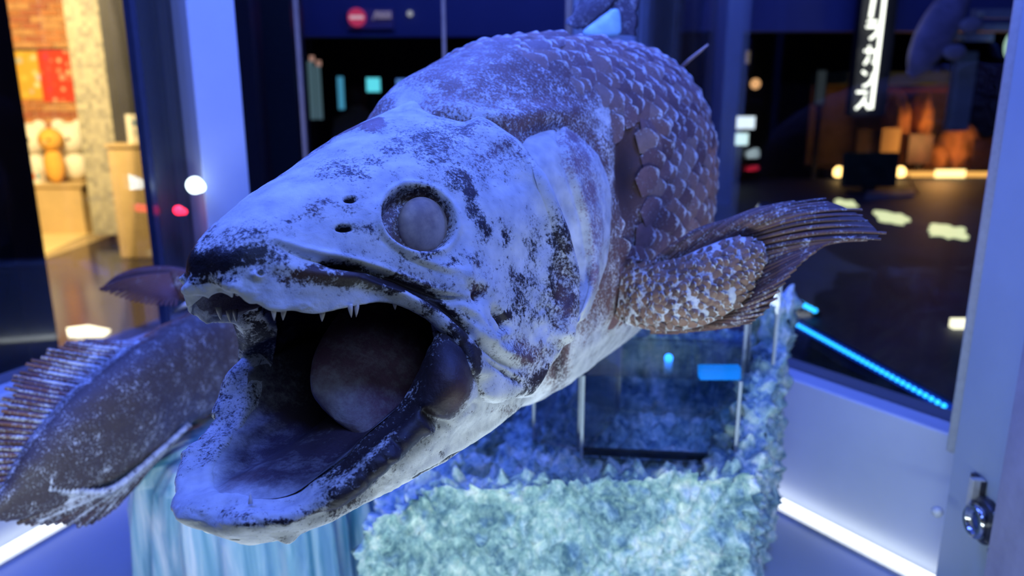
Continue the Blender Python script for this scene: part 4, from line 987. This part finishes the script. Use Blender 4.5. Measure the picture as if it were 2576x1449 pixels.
C = np.array([s[0] for s in ST]); Wd = np.array([[s[1], s[2], s[3]] for s in ST])
NS = 330
ck = np.concatenate([[0], np.cumsum(np.sqrt(np.linalg.norm(np.diff(C, axis=0), axis=1)))])
tt = np.linspace(0, ck[-1], 1500); Cs = hermite(C, ck, tt); Ws = hermite(Wd, ck, tt)
Ls = np.concatenate([[0], np.cumsum(np.linalg.norm(np.diff(Cs, axis=0), axis=1))]); SLEN = Ls[-1]
def spine(sv):
    c = np.stack([np.interp(sv, Ls, Cs[:, k]) for k in range(3)], -1); w = np.stack([np.interp(sv, Ls, Ws[:, k]) for k in range(3)], -1)
    e = .02; t = np.stack([np.interp(sv+e, Ls, Cs[:, k])-np.interp(sv-e, Ls, Cs[:, k]) for k in range(3)], -1)
    t /= np.linalg.norm(t, axis=-1, keepdims=True)
    rol = np.interp(sv, [0, .5, .8, SLEN], [RO, RO, .03, 0])
    up0 = _z-(t@_z)[..., None]*t; up0 /= np.linalg.norm(up0, axis=-1, keepdims=True)
    sd0 = np.cross(t, up0)                        # points to the fish's left (towards the visitor at the front)
    up = np.cos(rol)[..., None]*up0-np.sin(rol)[..., None]*sd0; sd = np.cos(rol)[..., None]*sd0+np.sin(rol)[..., None]*up0
    return c, w, t, up, sd
def bodypt(sv, ph):
    """point and outward normal of the trunk at length sv, angle ph from the back ridge"""
    c, w, t, up, sd = spine(sv)
    cph, sph = np.cos(ph), np.sin(ph)
    ex = .86
    x = np.sign(sph)*np.abs(sph)**ex*w[..., 0]; hz = np.where(cph > 0, w[..., 1], w[..., 2]); y = np.sign(cph)*np.abs(cph)**ex*hz
    return c+sd*x[..., None]+up*y[..., None]
sv = np.linspace(0, SLEN, NS); ph = np.linspace(0, 2*np.pi, 241)[:-1]
SV, PH = np.meshgrid(sv, ph, indexing='ij')
T = bodypt(SV.ravel(), PH.ravel()).reshape(NS, 240, 3)
n = grid_normals(T)
if ((T[60, 60]-spine(np.array([sv[60]]))[0][0])@n[60, 60]) < 0: n = -n
X, Y, D = project(T.reshape(-1, 3)); X = X.reshape(SV.shape); Y = Y.reshape(SV.shape); D = D.reshape(SV.shape)
near = (PH < np.pi)
fr1 = near*sstep(.30, .38, SV)*0
disp = .006*(fbm(T, 14, 3, 51)-.5)+.0035*(fbm(T, 55, 4, 53)-.5)
front = (SV < .6)
slit = [(1084,298),(1160,316),(1235,334),(1262,342)]
disp -= front*groove(slit, 15, .016, X=X, Y=Y); disp += front*blobs(X, Y, [(1370,292,95,34,.008)])
disp += front*groove([(1070,258),(1180,284),(1290,308),(1400,296)], 22, .005, X=X, Y=Y)
disp -= front*.010*blobs(X, Y, [(1580,430,32,140,1.0)])
T2 = T+n*disp[..., None]
belly = sstep(1.95, 2.5, np.minimum(PH, 2*np.pi-PH))
fr = .26+.40*belly+.12*(fbm(T, 9, 3, 61)-.5)
fr = np.where(SV < .42, fr+.12, fr)
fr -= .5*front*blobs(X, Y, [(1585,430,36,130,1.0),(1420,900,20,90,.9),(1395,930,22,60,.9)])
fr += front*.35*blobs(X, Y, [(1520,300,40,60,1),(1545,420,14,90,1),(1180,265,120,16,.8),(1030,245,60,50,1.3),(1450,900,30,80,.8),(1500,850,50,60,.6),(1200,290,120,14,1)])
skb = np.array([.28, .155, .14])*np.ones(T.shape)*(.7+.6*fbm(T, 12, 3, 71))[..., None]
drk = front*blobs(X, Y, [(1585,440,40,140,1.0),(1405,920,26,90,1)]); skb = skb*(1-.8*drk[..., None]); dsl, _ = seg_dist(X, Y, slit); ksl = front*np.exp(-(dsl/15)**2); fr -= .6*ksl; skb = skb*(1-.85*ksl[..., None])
pk = front*blobs(X, Y, [(1230,255,170,28,1),(1080,250,80,16,1)]); skb = skb*(1-pk[..., None])+np.array([.40, .24, .22])*pk[..., None]
tailp = sstep(1.0, 1.25, SV)
skb = skb*(1-tailp[..., None])+np.array([.115, .085, .08])*tailp[..., None]
fr = fr*(1-tailp)+tailp*(.25+.25*(fbm(T, 20, 3, 73)-.5))
tip = sstep(SLEN-.42, SLEN-.16, SV); fr += .18*tip*(PH < np.pi)
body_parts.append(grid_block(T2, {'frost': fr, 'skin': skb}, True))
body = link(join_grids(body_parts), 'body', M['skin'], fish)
body['label'] = 'frosted white head and brown scaly trunk'

# ---------------- eye
ec = Hp(1066, 569, .0735); ecw = Hw(ec); en = (CAM-ecw); 
eN = HL*.90+HA*.28+HU*.12; eN /= np.linalg.norm(eN)
ea = np.cross(eN, HU); ea /= np.linalg.norm(ea); eb = np.cross(ea, eN)
th_, ph_ = np.meshgrid(np.linspace(0, np.pi, 40), np.linspace(0, 2*np.pi, 65)[:-1], indexing='ij')
er_ = .0205
EV = ecw+er_*(np.sin(th_)*np.cos(ph_))[..., None]*ea*1.02+er_*(np.sin(th_)*np.sin(ph_))[..., None]*eb+er_*.50*np.cos(th_)[..., None]*eN
m = NT('frosted_eye'); f = m.noise(70, 4, .6, m.geo()); f2 = m.noise(500, 3, .6, m.geo())
m.set(Base_Color=m.mix(m.maprange(f, .35, .65), (.56, .45, .36), (.30, .24, .22)), Roughness=.6)
m.bump(f2, .15, .0006); M['eye'] = m.m
eye = link(grid_mesh(EV, True), 'eye', M['eye'], fish); eye['label'] = 'clouded brownish grey frozen eye'
def mirror_w(V): q = V-HO; return V-2*(q@HL)[..., None]*HL
eye2 = link(grid_mesh(mirror_w(EV), True), 'eye', M['eye'], fish); eye2['label'] = 'clouded frozen eye on the far side of the head'
# ---------------- tongue
tc0, tc1 = Hp(845, 1052, .016), Hp(985, 850, .018); 
P0 = Hw(tc0); P1 = Hw(tc1)+HA*(-.05)
ax = P1-P0; Ln = np.linalg.norm(ax); ax /= Ln; sx = np.cross(ax, CAM-P0); sx /= np.linalg.norm(sx); ux = np.cross(sx, ax); ux *= np.sign(ux@(CAM-P0))
uu = np.linspace(0, 1, 60); vv = np.linspace(0, 2*np.pi, 81)[:-1]; UU, VV = np.meshgrid(uu, vv, indexing='ij')
prof = np.sin(np.pi*np.clip(UU*.55+.004, 0, 1))**.34
prof[0] = 0; prof[1] *= .75
TV = P0+(UU*Ln)[..., None]*ax+(prof*.060*np.cos(VV)*(1-.12*UU))[..., None]*sx+(prof*.020*np.sin(VV))[..., None]*ux
TV = TV+(.007*(fbm(TV, 45, 4, 81)-.5))[..., None]*ux
tf = .12+.42*np.exp(-((UU-.03)/.10)**2)+.08*np.sin(VV); tsk = np.array([.23, .12, .17])*np.ones(TV.shape)
tongue = link(grid_mesh(TV, True, True, {'frost': tf, 'skin': tsk}), 'tongue', M['flesh'], fish)
tongue['label'] = 'pink-purple tongue with frosted edge'
c = Hp(770, 1062, .022); cw = Hw(c)
sh = np.array([Hw(Hp(x, y, t)) for x, y, t in [(712,1072,.022),(750,1055,.022),(800,1052,.02),(860,1066,.02),(930,1075,.024),(985,1060,.03)]])
tb = MB().tube(spline(sh, 20), [.0015+.0038*math.sin(math.pi*i/19)**.6 for i in range(20)], 12)
0 and tb.build('tongue_base', plain('tongue_root', (.16, .09, .12), .5, var=.4, scale=200), fish, True)
# ---------------- teeth
n_ = NT('tooth_enamel'); n_.set(Base_Color=n_.ramp(n_.noise(200, 3, .5, n_.geo()), [(.3, (.62, .56, .52)), (.7, (.80, .74, .68))]), Roughness=.35); M['tooth'] = n_.m
def tooth(x0, y0, x1, y1, t, r):
    a, b = Hw(Hp(x0, y0, t)), Hw(Hp(x1, y1, t*.97))
    mid = (a+b)/2
    MB().tube([a, a*.6+b*.4, a*.25+b*.75, b], [r, r*.8, r*.45, r*.06], 8).build('tooth', M['tooth'], fish, True)
for x0, y0, x1, y1, t, r in [(688,765,690,807,.034,.0022),(714,768,712,806,.035,.0022),(811,780,810,809,.047,.0021),(880,765,884,799,.060,.0019),(898,762,896,798,.061,.0019),(993,758,994,780,.071,.0017),
                             (549,772,556,806,-.028,.0022),(576,780,580,812,-.030,.0022),(591,778,594,811,-.032,.0020),(596,738,600,745,.010,.0015)]: tooth(x0, y0, x1, y1, t, r)
for x0, y0, x1, y1, t in [(672,1306,674,1290,.033),(702,1300,704,1284,.039),(640,1308,640,1296,.028),(655,1306,656,1293,.030),(715,1297,717,1282,.042),(756,1284,757,1270,.047),(785,1272,787,1254,.050),(630,1268,630,1238,.020),(845,1240,847,1228,.058)]:
    tooth(x0, y0, x1, y1, t, .0014)

# ---------------- scales on the flank
def scale_mesh(L, Wd_, lift):
    nx, ny = 6, 7; V = []; fr = []; 
    for i in range(nx):
        u = i/(nx-1)
        for j in range(ny):
            v = j/(ny-1)*2-1
            wv = math.sqrt(max(0, 1-max(0, (u-.45)/.55)**2*.88))*(.75+.25*min(1, u*2.5))
            V.append((L*(u-.35)*(1-.10*v*v), Wd_*v*wv*.5, lift*u*u+.0011*(1-v*v)-.0008))
            fr.append(.18+.60*sstep(.80, 1.0, u)+.14*sstep(.8, 1, abs(v)))
    V = np.array(V).reshape(nx, ny, 3); fr = np.array(fr)
    Vb = V.copy(); Vb[..., 2] -= .0007
    g1 = grid_block(V, {'frost': fr}); g2 = grid_block(Vb[:, ::-1], {'frost': fr.reshape(nx, ny)[:, ::-1]})
    return g1, g2
def scale_parts(L, Wd_, lift, col):
    ps = [(v, q, {**a, 'skin': np.tile(col, (len(v), 1))}) for v, q, a in scale_mesh(L, Wd_, lift)]
    return ps
variants = []
for i in range(5):
    col = np.array([[.33,.18,.15],[.38,.22,.18],[.22,.12,.12],[.42,.27,.22],[.30,.17,.17]][i])
    variants.append(join_grids(scale_parts(.033, .0275, .0020+.0010*(i % 3), col)))
for v in variants: v.materials.append(M['skin_body'])
spots = []; rng0 = random.Random(11)
SP_L, SP_A = .0165, .0195
s_ = .20; row = 0
while s_ < 1.12:
    c, w, t, up, sd = spine(np.array([s_])); per = (w[0, 0]+w[0, 1])/2
    dphi = SP_A/per*1.0; k0 = -int(.75/dphi)
    for k in range(k0, int(2.35/dphi)):
        phi = (k+(row % 2)*.5)*dphi
        p = bodypt(np.array([s_]), np.array([phi]))[0]
        e = 1e-3
        ps = bodypt(np.array([s_+e]), np.array([phi]))[0]-p; pp = bodypt(np.array([s_]), np.array([phi+.01]))[0]-p
        nn = np.cross(ps, pp); nn /= np.linalg.norm(nn)
        if nn@(p-c[0]) < 0: nn = -nn
        vis = nn@(CAM-p)/np.linalg.norm(CAM-p)
        x, y, d = project(p[None]); x, y = x[0], y[0]
        if vis < -.25: continue
        # skip what the head plates cover and the bare patches behind the gill flap
        if x < 1000 and y > 330: continue
        if s_ < .42 and x < 1400 and y > 215+(x-1000)*.10-70*rng0.random()**2: continue
        if s_ < .42 and 1400 <= x < 1530 and y > 245: continue
        if 1380 < x < 1615 and 300 < y < 610 and ((x-1590)/45)**2+((y-440)/165)**2 < 1: continue
        if x < 1535 and y > 330: continue
        if s_ < .29: p = p-nn*.0042*(1-(s_-.20)/.09)
        spots.append((p, ps/np.linalg.norm(ps), nn, d[0], vis, x, y))
    s_ += SP_L; row += 1
rng = random.Random(3)
def mat4(p, tdir, nn, k=1.0, tilt=0, yaw=0):
    z = nn; x = tdir-z*(tdir@z); x /= np.linalg.norm(x); y = np.cross(z, x)
    m = np.eye(4); m[:3, 0] = x*k; m[:3, 1] = y*k; m[:3, 2] = z*k; m[:3, 3] = p
    return Matrix(m.tolist()) @ Matrix.Rotation(yaw, 4, 'Z') @ Matrix.Rotation(-tilt, 4, 'Y')
def size_in_view(q): return max(q[4], .05)/q[3]**2
inframe = [q for q in spots if q[4] > .02 and 900 < q[5] < 1830 and -40 < q[6] < 900]
inframe.sort(key=lambda q: -size_in_view(q))
single = inframe[:230]; ids = {id(q) for q in single}; rest = [q for q in spots if id(q) not in ids]
finv = fish.matrix_basis.inverted()
def put_scale(me, mtx, name='scale'):
    o = bpy.data.objects.new(name, me); COL.objects.link(o); o.parent = fish; o.matrix_parent_inverse = Matrix.Translation(-fish.location); o.matrix_basis = mtx; return o
for q in single:
    put_scale(rng.choice(variants), mat4(q[0]+q[2]*.0012, q[1], q[2], rng.uniform(.85, 1.25), rng.uniform(-.04, .16), rng.uniform(-.4, .4)))
def stuff_scales(spots_, L, Wd_, lift, name, kmin, kmax, cols):
    blocks = []
    base = [scale_parts(L, Wd_, lift, np.array(c)) for c in cols]
    for q in spots_:
        m = np.array(mat4(q[0]+q[2]*.001, q[1], q[2], rng.uniform(kmin, kmax), rng.uniform(-.04, .14), rng.uniform(-.35, .35)))
        for v, f, a in rng.choice(base): blocks.append((v@m[:3, :3].T+m[:3, 3], f, a))
    o = link(join_grids(blocks), name, M['skin_body'], fish); o['kind'] = 'stuff'; return o
SC_COL = [[.33,.18,.15],[.38,.22,.18],[.22,.12,.12],[.40,.25,.21]]
stuff_scales(rest, .033, .0275, .003, 'back_scales', .85, 1.2, SC_COL)

# ---------------- pectoral fin: scaled lobe and a fan of rays
lob_top = [(1560,640,.80),(1620,655,.78),(1700,650,.765),(1780,618,.755),(1850,596,.75),(1905,606,.745),(1925,650,.745)]
lob_bot = [(1545,800,.80),(1590,820,.775),(1650,832,.76),(1730,828,.75),(1800,806,.745),(1870,755,.742),(1925,650,.745)]
n1, n2 = 60, 40
tp = spline([at(*p) for p in lob_top], n1); bt = spline([at(*p) for p in lob_bot], n1)
toC = -Fv
uu = np.linspace(0, 1, n2); LV = np.zeros((n1, 2*n2-2, 3)); lobN = np.zeros((n1, 2*n2-2, 3))
for i in range(n1):
    wd_ = np.linalg.norm(tp[i]-bt[i]); th_l = .020*min(1, wd_/.06)**.7*(1.1-.45*i/n1)
    for j in range(2*n2-2):
        u = j/(n2-1) if j < n2 else 2-j/(n2-1)
        p = tp[i]*(1-u)+bt[i]*u; b = math.sqrt(max(0, 1-(2*u-1)**2))*th_l
        LV[i, j] = p+toC*(b if j < n2 else -b)
LV = LV+.003*(fbm(LV, 60, 3, 91)-.5)[..., None]*toC
lobfr = .54+.25*(fbm(LV, 30, 3, 92)-.5); xx, yy, _ = project(LV.reshape(-1, 3)); xx = xx.reshape(LV.shape[:2]); yy = yy.reshape(LV.shape[:2])
lobfr += .45*blobs(xx, yy, [(1900,640,40,60,1),(1850,740,60,40,.8),(1780,800,80,24,.7),(1600,690,16,24,1.0),(1840,610,60,16,.6)])
lobfr -= .4*blobs(xx, yy, [(1700,665,120,22,1)])
lobsk = np.array([.26, .16, .12])*np.ones(LV.shape)
lobe = link(grid_mesh(LV, True, True, {'frost': lobfr, 'skin': lobsk}), 'pectoral_fin', M['skin_body'], fish)
lobe['label'] = 'fleshy scaled paddle fin edged with brown rays'
pebb = join_grids(scale_parts(.0102, .0100, .0016, np.array([.36, .21, .15]))); pebb.materials.append(M['skin_body'])
pebd = join_grids(scale_parts(.0100, .0085, .0022, np.array([.22, .13, .10]))); pebd.materials.append(M['skin_body'])
lobspots = []; rng_l = random.Random(5)
for i_ in range(2, n1-2, 3):
    for j in range(1, n2-1, 3):
        i = i_
        jj = min(n2-2, max(1, j+(1 if (i//3) % 2 else 0)+rng_l.choice((-1, 0, 0, 1)))); i = min(n1-2, max(1, i+rng_l.choice((-1, 0, 1))))
        p = LV[i, jj]; t = LV[i+1, jj]-LV[i-1, jj]; v = LV[i, jj+1]-LV[i, jj-1]; nn = np.cross(t, v); nn /= np.linalg.norm(nn)+1e-12
        if nn@toC < 0: nn = -nn
        if nn@toC < .15: continue
        lobspots.append((p, t/np.linalg.norm(t), nn))
rng.shuffle(lobspots)
def child(me, name, parent, mtx=None):
    o = bpy.data.objects.new(name, me); COL.objects.link(o); o.parent = parent
    pm = parent.matrix_basis.copy()
    if parent.parent is not None: pm = Matrix.Identity(4)
    o.matrix_parent_inverse = Matrix.Identity(4)
    if mtx is not None: o.matrix_basis = mtx
    return o
for k, q in enumerate(lobspots[:260]):
    child(rng.choice([pebb, pebb, pebd]), 'scale', lobe, mat4(q[0], q[1], q[2], rng.uniform(.78, 1.12), rng.uniform(-.05, .2), rng.uniform(-.6, .6)))
def ray_strip(pts, wid, nrm, col, fr0=.22, thick=.0006):
    """one fin ray: a tapered, slightly arched blade"""
    n = len(pts); V = np.zeros((n, 6, 3))
    for i in range(n):
        t = pts[min(i+1, n-1)]-pts[max(i-1, 0)]; t = t/np.linalg.norm(t); s = np.cross(nrm, t); s /= np.linalg.norm(s); w = wid[i]*.5
        V[i] = [pts[i]-s*w, pts[i]-s*w*.5+nrm*thick*1.5, pts[i]+s*w*.5+nrm*thick*1.5, pts[i]+s*w, pts[i]+s*w*.5-nrm*thick, pts[i]-s*w*.5-nrm*thick]
    f = np.full((n, 6), fr0); f[:, 1:3] += .10
    return grid_mesh(V, True, True, {'frost': f, 'skin': np.tile(np.array(col), (n, 6, 1))})
# rays of the pectoral fin: base along the rim of the lobe, tips along the outer edge
baseL = spline([at(*p) for p in [(1650,655,.772),(1720,640,.765),(1800,605,.757),(1880,590,.752),(1922,640,.750),(1905,700,.750),(1880,745,.750),(1820,795,.752),(1740,825,.757),(1640,833,.765)]], 60)
tipL = spline([at(*p) for p in [(1850,560,.765),(1990,508,.75),(2100,505,.735),(2190,545,.715),(2236,598,.700),(2110,600,.715),(1990,690,.725),(1935,780,.735),(1900,808,.74),(1710,838,.765)]], 60)
RAYC = [(.20, .105, .09), (.13, .075, .07), (.25, .14, .11)]
for k in range(46):
    f = k/45; i = f*59; i0 = int(min(58, i)); fr_ = i-i0
    b = baseL[i0]*(1-fr_)+baseL[i0+1]*fr_; t = tipL[i0]*(1-fr_)+tipL[i0+1]*fr_
    L = np.linalg.norm(t-b)
    bend = np.array([0, 0, 1])*L*.16*max(0, 1-f*1.6)+toC*L*.05
    jit = rng.uniform(.92, 1.03)
    pts = [b*(1-u)+(b+(t-b)*jit)*u+bend*math.sin(math.pi*u)*.8 for u in np.linspace(-.06, 1, 16)]
    wv = [.0062*(1-.55*u) for u in np.linspace(0, 1, 16)]
    nr = toC+np.array([0, 0, .25]); nr = nr/np.linalg.norm(nr)
    nr2 = nr+.25*np.array([0, 0, 1])*rng.uniform(-1, 1)
    child(ray_strip(np.array(pts), wv, nr2/np.linalg.norm(nr2), RAYC[k % 3], .20 if f < .8 else .15), 'fin_ray', lobe).data.materials.append(M['ray'])
mv = np.zeros((60, 12, 3))
for i in range(60):
    L = np.linalg.norm(tipL[i]-baseL[i]); f = i/59; bend = np.array([0, 0, 1])*L*.16*max(0, 1-f*1.6)+toC*L*.05
    for j, u in enumerate(np.linspace(-.05, .93, 12)): mv[i, j] = baseL[i]*(1-u)+tipL[i]*u+bend*math.sin(math.pi*u)*.8-toC*.0012
mem = child(grid_mesh(mv, False, True, {'frost': np.full((60, 12), .10), 'skin': np.tile(np.array([.09, .05, .05]), (60, 12, 1))}), 'fin_web', lobe); mem.data.materials.append(M['ray'])

# ---------------- first dorsal fin: two dark fans of rays and a pale frozen web between them
dm = link(grid_mesh(np.array([[at(1455, 92, 1.0), at(1508, 97, .99), at(1566, 92, 1.0)], [at(1472, 72, 1.005), at(1520, 74, .992), at(1562, 70, 1.0)], [at(1520, 42, 1.01), at(1540, 40, 1.0), at(1560, 36, 1.01)], [at(1540, 26, 1.015), at(1545, 26, 1.01), at(1552, 24, 1.015)]])), 'dorsal_fin', plain('frozen_web', (.42, .70, .72), .5, var=.2, scale=60), fish)
sm = dm.modifiers.new('thick', 'SOLIDIFY'); sm.thickness = .004; sm2 = dm.modifiers.new('sub', 'SUBSURF'); sm2.levels = 2; sm2.render_levels = 2
dm['label'] = 'pale blue web of the back fin with dark ragged rays'
for k in range(15):
    f = k/14
    b = at(1436+f*60 if k < 8 else 1545+(f-.5)*80, 66-f*10 if k < 8 else 84+4*f, 1.0+.01*f); tpx = (1500+k*22, -55-k*6) if k < 8 else (1552+(k-8)*9, -70)
    t = at(tpx[0], tpx[1], 1.03)
    pts = np.array([b*(1-u)+t*u+np.array([.004*math.sin(9*u+k), 0, 0])*u for u in np.linspace(0, 1, 12)])
    child(ray_strip(pts, [.016*(1-.4*u)*(1+.25*math.sin(23*u+k*2)) for u in np.linspace(0, 1, 12)], toC, (.07, .045, .065), .22, .001), 'fin_ray', dm).data.materials.append(M['ray'])
sp = MB().tube([at(1716, 168, 1.08), at(1735, 150, 1.07), at(1760, 130, 1.06), at(1781, 112, 1.05)], [.0028, .0026, .0022, .0012], 8).build('fin_spine', plain('bone', (.55, .42, .42), .5), fish, True)

# ---------------- second dorsal fin (lobed, over the tail stalk)
def leaf(name, pts_top, pts_bot, thick, col, fr0, parent, nrm, n1=40, n2=16, mat='ray'):
    a = spline([at(*p) for p in pts_top], n1); b = spline([at(*p) for p in pts_bot], n1); V = np.zeros((n1, 2*n2-2, 3))
    for i in range(n1):
        for j in range(2*n2-2):
            u = j/(n2-1) if j < n2 else 2-j/(n2-1); q = math.sqrt(max(0, 1-(2*u-1)**2))*thick*(1-.8*i/n1)
            V[i, j] = a[i]*(1-u)+b[i]*u+nrm*(q if j < n2 else -q)
    V = V+.004*(fbm(V, 50, 3, 95)-.5)[..., None]*nrm
    return link(grid_mesh(V, True, True, {'frost': fr0(V) if callable(fr0) else np.full(V.shape[:2], fr0), 'skin': np.tile(np.array(col), V.shape[:2]+(1,))}), name, M[mat], parent)
def sdfr(V):
    x, y, _ = project(V.reshape(-1, 3)); return (.06+.35*blobs(x, y, [(440,705,50,36,1)])).reshape(V.shape[:2])
sd_ = leaf('second_dorsal_fin', [(520,752,1.24),(500,690,1.24),(450,672,1.23),(400,668,1.22),(340,675,1.21),(290,695,1.20),(252,727,1.19)],
           [(520,790,1.24),(490,775,1.24),(450,755,1.23),(400,745,1.22),(340,735,1.21),(290,733,1.20),(254,732,1.19)], .010, (.15, .055, .05), sdfr, fish, toC)
sd_['label'] = 'reddish brown paddle-shaped fin above the tail'
for k in range(16):
    f = k/15
    b = at(430+20*f, 690+60*f, 1.215); t = at(252+f*190, 727+f*42+12*math.sin(f*3.1), 1.18)
    pts = np.array([b*(1-u)+t*u+np.array([0, 0, .006])*math.sin(math.pi*u) for u in np.linspace(0, 1, 9)])
    child(ray_strip(pts, [.008*(1-.5*u) for u in np.linspace(0, 1, 9)], toC, (.19, .065, .05), .08, .002), 'fin_ray', sd_).data.materials.append(M['ray'])
st = MB().tube([at(505, 775, 1.22), at(470, 765, 1.215), at(440, 782, 1.21)], [.006, .005, .002], 8).build('bony_spine', M['tooth'], fish, True)

# ---------------- tail fin: rows of rays along the upper and lower edge of the tail
cf = thing('caudal', '', '', (0, 0, 0)); 
for k_ in ('label', 'category'):
    if k_ in cf: del cf[k_]
bpy.data.objects.remove(cf)
up_b = spline([at(*p) for p in [(430,856,1.12),(330,880,1.06),(270,960,1.02),(215,1060,.97),(165,1130,.94),(110,1210,.91)]], 40)
up_t = spline([at(*p) for p in [(330,862,1.08),(170,862,1.02),(60,925,.97),(5,1010,.92),(-70,1120,.89),(-110,1230,.88)]], 40)
lo_b = spline([at(*p) for p in [(470,1075,1.12),(400,1140,1.06),(330,1200,1.01),(260,1240,.97),(180,1240,.94),(110,1230,.91)]], 40)
lo_t = spline([at(*p) for p in [(400,1145,1.07),(330,1235,1.01),(235,1318,.96),(110,1318,.92),(0,1300,.89),(-90,1270,.88)]], 40)
fan = link(grid_mesh(np.stack([up_b*(1-u)+up_t*u for u in np.linspace(-.1, .9, 8)], 1), False, True, {'frost': np.tile(np.linspace(.45, .15, 8), (40, 1)), 'skin': np.tile(np.array([.20, .08, .06]), (40, 8, 1))}), 'tail_fin', M['ray'], fish)
fan.modifiers.new('thick', 'SOLIDIFY').thickness = .002
fan['label'] = 'dark brown tail fin with streaked rays'
fan2 = child(grid_mesh(np.stack([lo_b*(1-u)+lo_t*u for u in np.linspace(-.1, .92, 8)], 1), False, True, {'frost': np.tile(np.linspace(.26, .12, 8), (40, 1)), 'skin': np.tile(np.array([.06, .042, .045]), (40, 8, 1))}), 'lower_web', fan)
fan2.data.materials.append(M['ray']); fan2.modifiers.new('thick', 'SOLIDIFY').thickness = .002
for bb, tt_, cols in ((up_b, up_t, [(.30, .12, .08), (.20, .09, .07)]), (lo_b, lo_t, [(.10, .07, .07), (.14, .085, .075)])):
    for k in range(46):
        jl = rng.uniform(.9, 1.04); i = int(k/45*39); L = tt_[i]-bb[i]
        pts = np.array([bb[i]+L*u*jl+toC*.003 for u in np.linspace(-.14, 1.0, 9)])
        me = ray_strip(pts, [.0100*(1-.5*u) for u in np.linspace(0, 1, 9)], toC, cols[k % 2], .30 if k % 3 else .45, .0014)
        fv = me.attributes['frost']; arr = np.zeros(len(me.vertices), np.float32); fv.data.foreach_get('value', arr); arr = arr+np.repeat(np.linspace(.25, -.12, 9), 6); fv.data.foreach_set('value', arr.astype(np.float32))
        child(me, 'fin_ray', fan).data.materials.append(M['ray'])
